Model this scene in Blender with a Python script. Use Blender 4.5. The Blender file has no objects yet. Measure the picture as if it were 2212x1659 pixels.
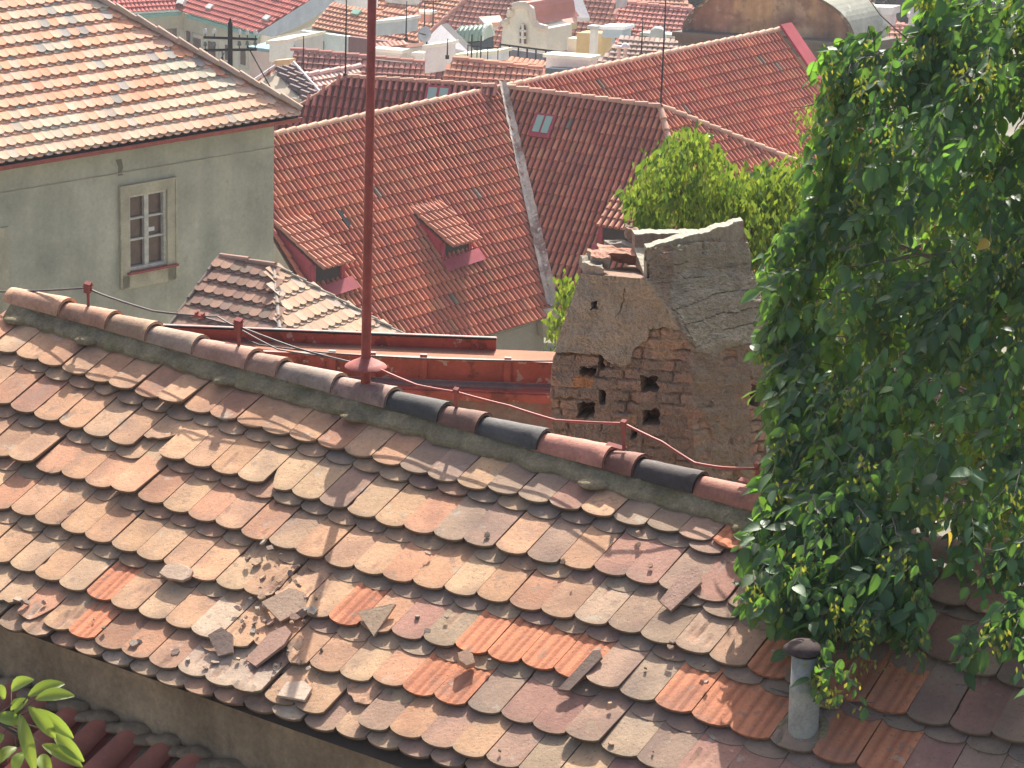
import bpy, math, random
import numpy as np
from mathutils import Vector, noise as mn
random.seed(7)
sc = bpy.context.scene
COL = sc.collection
rad = math.radians
# ---------------------------------------------------------------- camera
FOC = 6390.0; TH = rad(18.03); RO = 0.033          # focal in 2212-px units, pitch down, roll
F = np.array([0, math.cos(TH), -math.sin(TH)])
R_ = math.cos(RO)*np.array([1., 0, 0]) + math.sin(RO)*np.array([0, math.sin(TH), math.cos(TH)])
U_ = math.cos(RO)*np.array([0, math.sin(TH), math.cos(TH)]) - math.sin(RO)*np.array([1., 0, 0])
cam_d = bpy.data.cameras.new('camera'); cam = bpy.data.objects.new('camera', cam_d); COL.objects.link(cam)
from mathutils import Matrix
cam.matrix_world = Matrix(((R_[0], U_[0], -F[0], 0), (R_[1], U_[1], -F[1], 0), (R_[2], U_[2], -F[2], 0), (0, 0, 0, 1)))
cam_d.sensor_width = 36; cam_d.lens = 36*FOC/2212; cam_d.clip_start = 0.5; cam_d.clip_end = 2000
sc.camera = cam
# ---------------------------------------------------------------- sky, sun, exposure
SAZ, SEL = rad(7), rad(42)
w = bpy.data.worlds.new('World'); sc.world = w; w.use_nodes = True
nt = w.node_tree; bg = nt.nodes['Background']; sk = nt.nodes.new('ShaderNodeTexSky')
sk.sky_type = 'NISHITA'; sk.sun_disc = False; sk.sun_elevation = SEL; sk.sun_rotation = SAZ
sk.air_density = .8; sk.dust_density = 5.0; sk.ozone_density = .6
nt.links.new(sk.outputs[0], bg.inputs[0]); bg.inputs[1].default_value = 0.125
sl = bpy.data.lights.new('sun', 'SUN'); sl.energy = 5.0; sl.angle = rad(0.5); sl.color = (1, .95, .86)
so = bpy.data.objects.new('sun', sl); COL.objects.link(so)
SD = Vector((math.sin(SAZ)*math.cos(SEL), math.cos(SAZ)*math.cos(SEL), math.sin(SEL)))
so.rotation_euler = SD.to_track_quat('Z', 'Y').to_euler(); so.location = (0, 0, 30)
sc.view_settings.view_transform = 'Standard'; sc.view_settings.look = 'None'
sc.view_settings.exposure = 0.9; sc.view_settings.gamma = 1
# ---------------------------------------------------------------- helpers: geometry
def A3(x): return np.array(x, float)
def nrm(v): v = A3(v); return v/np.linalg.norm(v)
def ray(x, y): return F + R_*(x-1106)/FOC - U_*(y-829.5)/FOC
def at(x, y, d): return ray(x, y)*d
def pz(x, y, z): r = ray(x, y); return r*(z/r[2])
def px(p): z = p@F; return 1106+FOC*(p@R_)/z, 829.5-FOC*(p@U_)/z
UP = A3((0, 0, 1))
class Pl:
    """a real plane: origin O, horizontal axis U, axis D (downslope), normal N"""
    def __init__(s, O, U, D): s.O = A3(O); s.U = nrm(U); s.D = nrm(D); s.N = nrm(np.cross(s.U, s.D)); s.N = s.N if s.N[2] > -1e-6 else -s.N
    def hit(s, x, y): r = ray(x, y); return r*((s.O@s.N)/(r@s.N))
    def uv(s, p): q = A3(p)-s.O; return float(q@s.U), float(q@s.D)
    def huv(s, x, y): return s.uv(s.hit(x, y))
    def w(s, u, v, h=0.): return s.O+s.U*u+s.D*v+s.N*h
def roofplane(x0, y0, x1, y1, z, pitch):
    a = pz(x0, y0, z); b = pz(x1, y1, z); U = nrm(b-a)
    H = A3((U[1], -U[0], 0)); H = H if H[1] < 0 else -H
    return Pl(a, U, H*math.cos(rad(pitch))-UP*math.sin(rad(pitch)))
def inside(u, v, P):
    c = False; n = len(P)
    for i in range(n):
        a = P[i]; b = P[i-1]
        if (a[1] > v) != (b[1] > v) and u < (b[0]-a[0])*(v-a[1])/(b[1]-a[1]+1e-12)+a[0]: c = not c
    return c
def nz(p, s=1.0, o=0.0): return mn.noise(Vector((p[0]*s+o, p[1]*s+o*1.7, p[2]*s-o)))
def jit(c, a=.08): k = 1+random.uniform(-a, a); return tuple(max(0, x*k*(1+random.uniform(-a*.2, a*.2))) for x in c)
def mixc(a, b, t): return tuple(x*(1-t)+y*t for x, y in zip(a, b))
ORG = {}
class MB:
    def __init__(s): s.v = []; s.f = []; s.c = []
    def add(s, vs, fs, c=(.5, .5, .5)):
        n = len(s.v); s.v.extend(vs); s.f.extend([tuple(i+n for i in f) for f in fs])
        if len(vs) and isinstance(c, list): s.c.extend(c)
        else: s.c.extend([c]*len(vs))
        return n
    def quad(s, a, b, c, d, col=(.5, .5, .5)): s.add([a, b, c, d], [(0, 1, 2, 3)], col)
    def poly(s, ps, col=(.5, .5, .5)): s.add(list(ps), [tuple(range(len(ps)))], col)
    def hexa(s, b4, t4, col=(.5, .5, .5)):
        s.add(list(b4)+list(t4), [(0, 3, 2, 1), (4, 5, 6, 7), (0, 1, 5, 4), (1, 2, 6, 5), (2, 3, 7, 6), (3, 0, 4, 7)], col)
    def box(s, O, a, b, c, col=(.5, .5, .5)):
        """box from corner O with edge vectors a,b,c"""
        O = A3(O); a = A3(a); b = A3(b); c = A3(c)
        s.hexa([O, O+a, O+a+b, O+b], [O+c, O+a+c, O+a+b+c, O+b+c], col)
    def tube(s, pts, r, col=(.5, .5, .5), n=6, cap=True):
        pts = [A3(p) for p in pts]; m = len(pts); rs = r if isinstance(r, (list, tuple)) else [r]*m
        vs = []
        for i, p in enumerate(pts):
            t = nrm(pts[min(i+1, m-1)]-pts[max(i-1, 0)])
            x = np.cross(t, UP if abs(t[2]) < .9 else A3((1, 0, 0))); x = nrm(x); y = np.cross(t, x)
            for k in range(n):
                a = 2*math.pi*k/n; vs.append(p+x*rs[i]*math.cos(a)+y*rs[i]*math.sin(a))
        fs = [(i*n+k, i*n+(k+1) % n, (i+1)*n+(k+1) % n, (i+1)*n+k) for i in range(m-1) for k in range(n)]
        if cap: fs += [tuple(range(n-1, -1, -1)), tuple((m-1)*n+k for k in range(n))]
        s.add(vs, fs, col)
    def lathe(s, base, prof, col=(.5, .5, .5), n=20, ax=UP):
        ax = nrm(ax); x = nrm(np.cross(ax, A3((.3, 1, .1)))); y = np.cross(ax, x); vs = []
        for r, h in prof:
            for k in range(n):
                a = 2*math.pi*k/n; vs.append(A3(base)+ax*h+(x*math.cos(a)+y*math.sin(a))*max(r, 1e-4))
        m = len(prof)
        s.add(vs, [(i*n+k, i*n+(k+1) % n, (i+1)*n+(k+1) % n, (i+1)*n+k) for i in range(m-1) for k in range(n)], col)
    def build(s, name, mat, parent=None, smooth=False):
        me = bpy.data.meshes.new(name)
        if parent is not None: o0 = ORG[parent.name]
        else:
            vv = np.array(s.v); o0 = A3((vv[:, 0].mean(), vv[:, 1].mean(), vv[:, 2].min()))
        me.from_pydata([tuple(float(q) for q in (A3(p)-o0)) for p in s.v], [], s.f)
        at_ = me.color_attributes.new('Col', 'FLOAT_COLOR', 'POINT')
        at_.data.foreach_set('color', np.array([(c[0], c[1], c[2], 1) for c in s.c], dtype=np.float32).ravel())
        if smooth: me.polygons.foreach_set('use_smooth', [True]*len(me.polygons))
        me.materials.append(mat); me.update()
        o = bpy.data.objects.new(name, me); COL.objects.link(o)
        if parent is not None: o.parent = parent
        else: o.location = o0
        ORG[o.name] = o0
        return o
def thing(name, label, cat, loc, group=None):
    o = bpy.data.objects.new(name, None); COL.objects.link(o); o.location = tuple(float(q) for q in loc); ORG[o.name] = A3(loc)
    o.empty_display_size = .2
    return tag(o, label, cat, group)
def tag(o, label=None, cat=None, group=None, kind=None):
    if label: o['label'] = label
    if cat: o['category'] = cat
    if group: o['group'] = group
    if kind: o['kind'] = kind
    return o
# ---------------------------------------------------------------- materials
def surf(name, col=None, rough=.85, var=(3, .25), fine=(40, .15), stain=None, spots=None, bump=(30, .3), trans=None, spec=.3, metal=0, wave=None, streak=None):
    m = bpy.data.materials.new(name); m.use_nodes = True; T = m.node_tree; N = T.nodes; L = T.links
    b = N['Principled BSDF']; b.inputs['Roughness'].default_value = rough; b.inputs['Specular IOR Level'].default_value = spec
    b.inputs['Metallic'].default_value = metal
    tc = N.new('ShaderNodeTexCoord'); cur = None
    if col is None:
        a = N.new('ShaderNodeAttribute'); a.attribute_name = 'Col'; cur = a.outputs['Color']
    else:
        r = N.new('ShaderNodeRGB'); r.outputs[0].default_value = (*col, 1); cur = r.outputs[0]
    def noise(sc_, det=4, rg=.6):
        n = N.new('ShaderNodeTexNoise'); n.inputs['Scale'].default_value = sc_; n.inputs['Detail'].default_value = det; n.inputs['Roughness'].default_value = rg
        L.new(tc.outputs['Object'], n.inputs['Vector']); return n.outputs['Fac']
    def mulv(cur, fac, amt):
        mr = N.new('ShaderNodeMapRange'); mr.inputs['From Min'].default_value = .3; mr.inputs['From Max'].default_value = .7
        mr.inputs['To Min'].default_value = 1-amt; mr.inputs['To Max'].default_value = 1+amt; L.new(fac, mr.inputs['Value'])
        vm = N.new('ShaderNodeVectorMath'); vm.operation = 'SCALE'; L.new(cur, vm.inputs[0]); L.new(mr.outputs[0], vm.inputs['Scale']); return vm.outputs[0]
    if var: cur = mulv(cur, noise(var[0]), var[1])
    if fine: cur = mulv(cur, noise(fine[0], 6, .7), fine[1])
    if streak:
        mp = N.new('ShaderNodeMapping'); mp.inputs['Scale'].default_value = (streak[0], streak[0], streak[0]*.12); L.new(tc.outputs['Object'], mp.inputs['Vector'])
        n_ = N.new('ShaderNodeTexNoise'); n_.inputs['Scale'].default_value = 1; n_.inputs['Detail'].default_value = 5; L.new(mp.outputs[0], n_.inputs['Vector']); cur = mulv(cur, n_.outputs['Fac'], streak[1])
    for s in (stain or []):
        sca, lo, hi, c, amt = s
        mr = N.new('ShaderNodeMapRange'); mr.inputs['From Min'].default_value = lo; mr.inputs['From Max'].default_value = hi; mr.inputs['To Max'].default_value = amt
        L.new(noise(sca, 6, .65), mr.inputs['Value'])
        mx = N.new('ShaderNodeMix'); mx.data_type = 'RGBA'; L.new(mr.outputs[0], mx.inputs['Factor']); L.new(cur, mx.inputs['A']); mx.inputs['B'].default_value = (*c, 1)
        cur = mx.outputs['Result']
    for s in (spots or []):
        sca, th, c, amt = s
        v = N.new('ShaderNodeTexVoronoi'); v.inputs['Scale'].default_value = sca; L.new(tc.outputs['Object'], v.inputs['Vector'])
        mr = N.new('ShaderNodeMapRange'); mr.inputs['From Min'].default_value = th; mr.inputs['From Max'].default_value = th*.6; mr.inputs['To Max'].default_value = amt
        L.new(v.outputs['Distance'], mr.inputs['Value'])
        mx = N.new('ShaderNodeMix'); mx.data_type = 'RGBA'; L.new(mr.outputs[0], mx.inputs['Factor']); L.new(cur, mx.inputs['A']); mx.inputs['B'].default_value = (*c, 1)
        cur = mx.outputs['Result']
    L.new(cur, b.inputs['Base Color'])
    if bump:
        bp = N.new('ShaderNodeBump'); bp.inputs['Strength'].default_value = bump[1]; bp.inputs['Distance'].default_value = bump[2] if len(bump) > 2 else .01
        L.new(noise(bump[0], 8, .7), bp.inputs['Height']); L.new(bp.outputs[0], b.inputs['Normal'])
    if trans:
        tr = N.new('ShaderNodeBsdfTranslucent'); vm = N.new('ShaderNodeVectorMath'); vm.operation = 'MULTIPLY'; L.new(cur, vm.inputs[0]); vm.inputs[1].default_value = trans[1]
        L.new(vm.outputs[0], tr.inputs['Color']); ms = N.new('ShaderNodeMixShader'); ms.inputs[0].default_value = trans[0]
        L.new(b.outputs[0], ms.inputs[1]); L.new(tr.outputs[0], ms.inputs[2]); L.new(ms.outputs[0], N['Material Output'].inputs['Surface'])
    return m
M_old = surf('old_clay_tile', rough=.9, var=(5, .14), fine=(38, .12), stain=[(14, .60, .64, (.27, .19, .14), .6), (9, .63, .68, (.44, .40, .32), .5), (2.2, .55, .72, (.24, .19, .16), .4)], spots=[(38, .17, (.16, .10, .08), .65)], bump=(60, .7, .006))
M_ridge = surf('ridge_clay', rough=.75, var=(6, .2), fine=(50, .2), stain=[(7, .58, .7, (.09, .075, .07), .6), (18, .66, .7, (.42, .30, .22), .5)], bump=(60, .6, .005))
M_mortar = surf('mossy_mortar', col=(.36, .29, .18), rough=1, var=(8, .3), fine=(70, .3), stain=[(9, .52, .66, (.23, .21, .08), .6)], bump=(50, 1, .02))
M_tile = surf('clay_tile', rough=.85, var=(1.2, .14), fine=(18, .12), stain=[(2.5, .6, .75, (.35, .27, .2), .35)], bump=(25, .3, .01))
M_rib = surf('barrel_tile', rough=.8, var=(.8, .15), fine=(12, .12), bump=(20, .3, .01))
M_far = surf('far_tile', rough=.85, var=(.35, .12), fine=(3, .08), bump=None)
M_plaster = surf('grey_green_plaster', streak=(2.2, .12), col=(.44, .43, .33), rough=.95, var=(.9, .2), fine=(14, .10), stain=[(1.6, .52, .75, (.42, .39, .31), .5), (.7, .55, .7, (.25, .26, .22), .45), (6, .62, .7, (.22, .21, .16), .3)], bump=(20, .5, .02))
M_stone = surf('chimney_render', rough=.97, var=(9, .14), fine=(55, .18), stain=[(4, .60, .75, (.22, .2, .16), .4)], spots=[(60, .2, (.12, .11, .09), .45), (45, .13, (.6, .58, .5), .6)], bump=(70, .9, .012))
M_wall = surf('house_render', streak=(1.5, .08), rough=.95, var=(1.5, .1), fine=(12, .06), bump=(8, .2, .01))
M_brownwall = surf('brown_plaster', streak=(5, .2), col=(.36, .265, .17), rough=.97, var=(3, .3), fine=(35, .2), stain=[(5, .55, .7, (.12, .10, .08), .6), (11, .6, .68, (.36, .28, .2), .4)], bump=(25, .8, .02))
M_red = surf('flaking_red_paint', col=(.34, .07, .055), rough=.55, var=(4, .25), fine=(30, .15), stain=[(6, .56, .585, (.16, .035, .03), .85), (10, .60, .62, (.42, .32, .28), .8)], bump=(12, .4, .01), spec=.5)
M_redpaint = surf('red_metal_paint', streak=(30, .2), col=(.32, .07, .055), rough=.6, var=(8, .2), fine=(60, .15), stain=[(30, .62, .68, (.12, .04, .03), .6)], bump=(60, .3, .003), spec=.5)
M_sheet = surf('dusty_red_sheet', spec=.05, col=(.38, .19, .13), rough=.95, var=(2, .15), fine=(20, .12), stain=[(3, .58, .7, (.36, .14, .1), .5)], bump=(10, .3, .01))
M_metal = surf('plain_metal', rough=.5, var=(3, .12), fine=None, bump=None, spec=.5)
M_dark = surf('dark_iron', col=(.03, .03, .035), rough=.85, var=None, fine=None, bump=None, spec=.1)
M_wood = surf('window_paint', col=(.56, .54, .46), rough=.7, var=(10, .2), fine=(60, .2), bump=None)
M_trimp = surf('trim_plaster', col=(.46, .42, .30), rough=.95, var=(3, .2), fine=(25, .12), bump=(25, .4, .01))
M_glass = surf('window_glass', col=(.10, .055, .045), rough=.15, var=(4, .4), fine=None, bump=None, spec=.8)
M_pipe = surf('cement_pipe', col=(.40, .39, .34), rough=.9, var=(12, .2), fine=(80, .2), stain=[(10, .55, .7, (.30, .27, .18), .5)], bump=(60, .5, .004))
M_leaf = surf('elm_leaf', rough=.5, var=(3, .15), fine=None, bump=(90, .35, .004), trans=(.34, (3.0, 2.9, .9)), spec=.5)
M_leaf2 = surf('pale_leaf', rough=.5, var=(2, .15), fine=None, bump=None, trans=(.38, (1.6, 1.55, .7)), spec=.35)
M_bark = surf('bark', col=(.16, .13, .11), rough=.9, var=(10, .3), fine=(50, .2), bump=(40, .7, .01))
M_flash = surf('valley_mortar', col=(.58, .50, .42), rough=.9, var=(1.2, .3), fine=(8, .25), stain=[(1.5, .5, .6, (.22, .09, .07), .7), (3, .6, .64, (.75, .72, .68), .9)], bump=(6, 1, .06))
M_ground = surf('ground_earth', col=(.16, .15, .11), rough=1, var=(.1, .3), fine=(2, .2), bump=None)
M_opening_shade = surf('opening_shade', col=(.05, .035, .03), rough=1, var=None, fine=None, bump=None)  # near-black colour standing in for the shade inside dormer openings
# ---------------------------------------------------------------- ground: a hillside that falls away to the town and stays flat to the horizon
mb = MB(); gy = [-60, 0, 12, 30, 60, 90, 140, 220, 400, 900, 1900]; gz = [-6, -7.5, -9, -15, -25, -31, -41, -50, -52, -52, -52]
gx = [-1800, -300, -60, -20, 0, 20, 60, 300, 1800]
for j, y in enumerate(gy):
    for x in gx: mb.v.append(A3((x, y, gz[j]))); mb.c.append((.1, .1, .08))
n = len(gx)
for j in range(len(gy)-1):
    for i in range(n-1): mb.f.append((j*n+i, j*n+i+1, (j+1)*n+i+1, (j+1)*n+i))
tag(mb.build('ground', M_ground), kind='structure')
def gzat(y): return float(np.interp(y, gy, gz))
#%%FG
# ================================================================= FOREGROUND HOUSE
g = -.7955*R_+.2112*U_+.5679*F; g[2] = 0; g = nrm(g)
uu = nrm(.5446*R_+.6607*U_+.5171*F)
P0 = at(1160, 985, 14.3)
E1 = -g; D1 = -uu; PIT = math.asin(-D1[2])
_ca = np.arange(-5, 6.01, .05); _cp = []; BEND = rad(8)
def dl(a): t = min(1, max(0, (a-1.15)/1.8)); return BEND*t*t*(3-2*t)
def rotz(v, t): return A3((v[0]*math.cos(t)-v[1]*math.sin(t), v[0]*math.sin(t)+v[1]*math.cos(t), v[2]))
p = P0+E1*(-5.0)
for a_ in _ca: _cp.append(p.copy()); p = p+rotz(E1, dl(a_+.025))*.05
_cp = np.array(_cp)
def S(a, b, h=0.):
    C = A3([np.interp(a, _ca, _cp[:, k]) for k in range(3)]); t = dl(a)
    D = rotz(D1, t); E = rotz(E1, t); N = np.cross(E, D); N = N if N[2] > 0 else -N
    sag = -.022*math.sin((a+3.4)*.9)*min(1, b/1.0) + .012*nz((a*1.1, b*1.3, 3))
    return C+D*b+N*(h+sag), E, D, N
def Sinv(x, y, h=0.):
    a, b = 0., 1.
    for _ in range(25):
        q = A3(px(S(a, b, h)[0])); e = A3((x, y))-q
        qa = (A3(px(S(a+.01, b, h)[0]))-q)/.01; qb = (A3(px(S(a, b+.01, h)[0]))-q)/.01
        J = np.array([qa, qb]).T; d = np.linalg.solve(J, e); a += float(d[0]); b += float(d[1])
        if abs(d).max() < 1e-4: break
    return a, b
EAVE = 1.87
house = thing('old_house', 'old foreground house with worn patchy plain-tile roof and a ruined chimney', 'house', S(-1, EAVE)[0]-UP*1.5)
FRESH = [(265, 1255), (190, 1325), (760, 1275), (1020, 1360), (1100, 1390), (1160, 1400), (1225, 1425), (930, 1470), (1000, 1490), (1510, 1500), (1590, 1530), (1650, 1550), (1880, 1450), (1950, 1480), (1780, 1590), (1850, 1610), (1640, 1110), (1600, 1160), (1720, 1400), (1890, 1640)]
TW, EX, TL = .178, .31, .40
ROWS = [.355, .685, .985, 1.30, 1.595, 1.83]
def drift(a): t = min(1, max(0, (a+.6)/1.9)); return -.10*t*t*(3-2*t)
mbt = MB()
WARM = [(.53, .31, .18), (.54, .325, .19), (.50, .275, .16), (.51, .33, .20), (.49, .25, .15), (.51, .295, .175)]
COOL = [(.39, .265, .18), (.37, .235, .165), (.42, .245, .165), (.33, .225, .16), (.40, .28, .19), (.38, .205, .15)]
FR = (.60, .24, .125)
def dmg_at(x, y):
    d = .13+.8*math.exp(-((x-600)/75)**2-((y-1330)/150)**2)+.5*math.exp(-((x-60)/160)**2-((y-1320)/50)**2)+.35*math.exp(-((x-480)/200)**2-((y-1440)/60)**2)
    return d+.12*(x > 1200)+.2*math.exp(-((x-1500)/120)**2-((y-1230)/80)**2)
def fg_tile(a, b, w, L, hb, ht, col, dmg, kind='n', rot=0, nx=9, ny=9, th=.018, up=0, seed=0):
    vs = []; cs = []; hw = w/2; rows = []
    o = random.uniform(0, 99); cut = [0]*(nx+1)
    if kind == 'broken':
        s = random.uniform(.02, .12); sl = random.uniform(-.9, .9)
        cut = [s*(1+sl*(i/nx-.5)*2)+.018*random.random() for i in range(nx+1)]
    elif kind == 'corner':
        sd = random.choice((0, 1)); ww = random.uniform(.3, .6); dd = random.uniform(.05, .16)
        for i in range(nx+1):
            t = (i/nx if sd else 1-i/nx); cut[i] = dd*max(0, (t-(1-ww))/ww)+.006*random.random()
    P, E, D, N = S(a, b)
    cr, sr = math.cos(rot), math.sin(rot)
    E2 = E*cr+D*sr; D2 = D*cr-E*sr
    grid = []
    wear = random.uniform(-.05, .05)
    for j in range(ny+1):
        row = []
        for i in range(nx+1):
            x = -hw+w*i/nx; t = j/ny
            arc = -.044*(1-math.sqrt(max(0, 1-(.94*x/hw)**2)))-cut[i]
            y = -L+(L+arc)*t
            h = hb+(hb-ht)*(y/L)+up*(1+y/L)
            q = (x*9+o, y*6, o)
            f = mn.noise(Vector((x*11+o, y*5.5, 2)))+.5*mn.noise(Vector((x*40+o, y*24, 5)))
            c = col
            if dmg > .05:
                lim = .62-dmg*.85
                if f > lim:
                    k = min(1, (f-lim)*12); h -= .0045*k; inner = (.40, .23, .15) if mn.noise(Vector((o, 1, 1))) > -.1 else (.30, .24, .19)
                    c = mixc(col, inner, .8*k)
                    if f > lim+.22: h -= .004; c = mixc(c, (.22, .15, .11), .5)
            c = mixc(c, (c[0]*.74, c[1]*.74, c[2]*.8), min(1, max(0, mn.noise(Vector((x*5+o, y*4, 9)))*2.2)))
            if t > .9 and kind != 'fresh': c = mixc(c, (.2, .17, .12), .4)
            if kind == 'fresh' and i in (2, 5, 7): h -= .003; c = mixc(c, (.33, .11, .06), .6)
            h += .0012*math.cos(x/hw*1.5)
            row.append(len(vs)); vs.append(P+E2*x+D2*y+N*h); cs.append(c)
        grid.append(row)
    fs = [(grid[j][i], grid[j+1][i], grid[j+1][i+1], grid[j][i+1]) for j in range(ny) for i in range(nx)]
    # rim going down
    rim = [grid[j][0] for j in range(ny+1)]+[grid[ny][i] for i in range(1, nx+1)]+[grid[j][nx] for j in range(ny-1, -1, -1)]
    base = len(vs)
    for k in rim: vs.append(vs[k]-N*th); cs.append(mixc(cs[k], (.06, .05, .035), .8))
    for i in range(len(rim)-1): fs.append((rim[i], base+i, base+i+1, rim[i+1]))
    mbt.add(vs, fs, cs)
def tilecol(x, y):
    t = min(1, max(0, (x-500)/900+.25*nz((x*.004, y*.006, 1)))); c = random.choice(WARM) if random.random() > t else random.choice(COOL)
    c = jit(c, .1)
    if y > 1330 and x < 700 and random.random() < .35: c = mixc(c, (.50, .45, .36), .5)
    return c
A_L = -3.55
frn = {}
cent = []
for r in range(len(ROWS)):
    for lay in (0, 1):
        off = (r % 2)*.5+(0 if lay else .5)
        bb = ROWS[r]+(0 if lay else .060)
        a = -3.9
        while a < 5.2:
            cent.append((r, lay, a+off*TW, bb+drift(a+off*TW))); a += TW
frs = {}
for fi, (fx, fy) in enumerate(FRESH):
    best = None
    for k, (r, lay, a, b) in enumerate(cent):
        if not lay: continue
        q = px(S(a, b-.12, .05)[0]); d = (q[0]-fx)**2+(q[1]-fy)**2
        if best is None or d < best[0]: best = (d, k)
    frs[best[1]] = 1
for k, (r, lay, a, b) in enumerate(cent):
    if a < A_L: continue
    q = px(S(a, b-.12, .05)[0])
    if q[0] < -160 or q[0] > 2900 or q[1] > 2000: continue
    dm = dmg_at(*q); kind = 'n'; c = tilecol(*q)
    if k in frs: kind = 'fresh'; c = jit(FR, .05); dm = 0
    elif random.random() < dm*.25: kind = random.choice(('broken', 'corner'))
    db = random.gauss(0, .004)+.008*math.sin(a*2.2+r); rot = random.gauss(0, .012)
    if dm > .6: rot += random.gauss(0, .06); db += random.uniform(-.04, .03)
    up = abs(random.gauss(0, .003))+(random.uniform(.01, .03) if random.random() < .03+dm*.1 else 0)
    L = TL if r > 0 else b+.06-.01
    L = min(L, b-.03)
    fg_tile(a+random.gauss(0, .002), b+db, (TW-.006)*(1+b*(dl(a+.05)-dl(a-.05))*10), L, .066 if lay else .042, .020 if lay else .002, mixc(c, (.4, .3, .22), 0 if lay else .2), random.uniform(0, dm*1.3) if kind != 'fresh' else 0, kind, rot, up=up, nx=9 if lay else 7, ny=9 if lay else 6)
roof = mbt.build('roof', M_old, house, smooth=False)
# roof body below the tiles (deck) with both slopes, and the walls
mb = MB()
for i in range(-35, 52):
    a = i*.1; b = a+.1
    mb.quad(S(a, .0, -.012)[0], S(a, EAVE, -.012)[0], S(b, EAVE, -.012)[0], S(b, .0, -.012)[0], (.1, .07, .05))
    def back(a, t):
        P, E, D, N = S(a, 0, -.012); H = A3((-D[0], -D[1], 0)); H = nrm(H); return P+(H*math.cos(PIT)-UP*math.sin(PIT))*t
    mb.quad(back(b, 0), back(b, 1.9), back(a, 1.9), back(a, 0), (.3, .2, .15))
mb.build('roof_deck', M_tile, house)
def wallpt(a, drop, back=.14):
    P, E, D, N = S(a, EAVE-.03, -.03); H = nrm(A3((D[0], D[1], 0))); return P-H*back-UP*drop
mb = MB()
na, nd = 122, 14
for j in range(nd+1):
    for i in range(na+1):
        a = -3.85+i*.075; q = wallpt(a, j*.12); k = nz((q[0]*3, q[1]*3, q[2]*3))*.012
        mb.v.append(q+nrm(A3((D1[0], D1[1], 0)))*k); mb.c.append((.3, .25, .2))
for j in range(nd):
    for i in range(na): mb.f.append((j*(na+1)+i, (j+1)*(na+1)+i, (j+1)*(na+1)+i+1, j*(na+1)+i+1))
bk = nrm(A3((-D1[0], -D1[1], 0)))
for (aa, bb_) in ((-3.5, -3.5), (5.1, 5.1)):
    w0 = wallpt(aa, -.02); pk = S(aa, 0, -.05)[0]; w1 = w0+bk*3.3
    mb.poly([w0, pk, w1, w1-UP*2, w0-UP*2])
mb.quad(wallpt(-3.85, 0)+bk*3.3, wallpt(5.2, 0)+bk*3.3, wallpt(5.2, 2)+bk*3.3, wallpt(-3.85, 2)+bk*3.3)
mb.build('wall', M_brownwall, house)
def aridge(x):
    lo, hi = -4.9, 5
    for _ in range(40):
        m = (lo+hi)/2
        if px(S(m, 0, .09)[0])[0] < x: lo = m
        else: hi = m
    return (lo+hi)/2
# ridge mortar
mb = MB(); rows = []; nA = 300
for i in range(nA+1):
    a = A_L-.02+i*((aridge(1640)-A_L+.02)/nA)
    for (b, h) in ((.120, .035), (.114, .05), (.10, .06), (.05, .07), (.0, .085)):
        P, E, D, N = S(a, b, 0); k = nz((a*7, b*9, 4))*.016+nz((a*25, b*30, 7))*.007
        mb.v.append(P+N*(h+k*.7)+D*k*1.6); mb.c.append((.3, .3, .2))
for i in range(nA):
    for j in range(4): mb.f.append((i*5+j, (i+1)*5+j, (i+1)*5+j+1, i*5+j+1))
mb.build('ridge_mortar', M_mortar, house)
# ridge tiles : seam positions along the image, colours as they are
seams = [22, 133, 234, 321, 421, 538, 602, 721, 838, 951, 1034, 1166, 1309, 1372, 1502, 1642]
rc = [(.50, .28, .18), (.44, .24, .155), (.36, .23, .15), (.38, .27, .20), (.40, .23, .17), (.36, .22, .16), (.33, .25, .20), (.34, .22, .18), (.085, .08, .075), (.20, .11, .085), (.095, .09, .085), (.50, .22, .16), (.22, .10, .075), (.075, .06, .055), (.42, .18, .125)]
def ridge_tile(a0, a1, r0, r1, col, parent, lift=0., mat=None, n=10):
    mb = MB(); seg = 7; vs = []; cs = []
    for layer, dr in ((0, 0), (1, -.016)):
        for i in range(seg+1):
            a = a0+(a1-a0)*i/seg; t = i/seg; P, E, D, N = S(a, 0, 0); r = r0+(r1-r0)*t+dr
            H = nrm(np.cross(E, UP)); H = H if H[1] < 0 else -H
            for k in range(n+1):
                th = math.pi*(k/n)*1.04-.06
                k2 = nz((a*14, k*.5, 2))*.003
                vs.append(P+UP*(.055+lift*t+(r+k2)*math.sin(th)*1.02)+H*(-math.cos(th))*-(r+k2)); cs.append(jit(col, .04))
    m = n+1; fs = []; S0 = (seg+1)*m
    for i in range(seg):
        for k in range(n): fs.append((i*m+k, (i+1)*m+k, (i+1)*m+k+1, i*m+k+1)); fs.append((S0+i*m+k+1, S0+(i+1)*m+k+1, S0+(i+1)*m+k, S0+i*m+k))
    for i in (0, seg):
        for k in range(n): fs.append((i*m+k, i*m+k+1, S0+i*m+k+1, S0+i*m+k))
    mb.add(vs, fs, cs); return mb.build('ridge_tile', mat or M_ridge, parent, smooth=True)
for i in range(len(seams)-1):
    a0 = aridge(seams[i])-.035; a1 = aridge(seams[i+1])+.004
    rt = ridge_tile(a0, a1, .067+random.uniform(-.003, .003), .082+random.uniform(-.003, .004), rc[i], house, lift=.012)
    if i in (8, 10, 13): rt['label'] = 'blackened ridge tile'
    if i in (11, 14): rt['label'] = 'newer orange-red ridge tile'
    # mortar plug at the joint
    if i in (0, 3, 5, 6, 10, 11):
        pass
for k in range(10):      # the lower continuing ridge beyond the gap, under the elm
    a0 = aridge(1800)+k*.33; ridge_tile(a0, a0+.35, .067, .082, jit((.40, .25, .20), .1), house, lift=.01)
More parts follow.
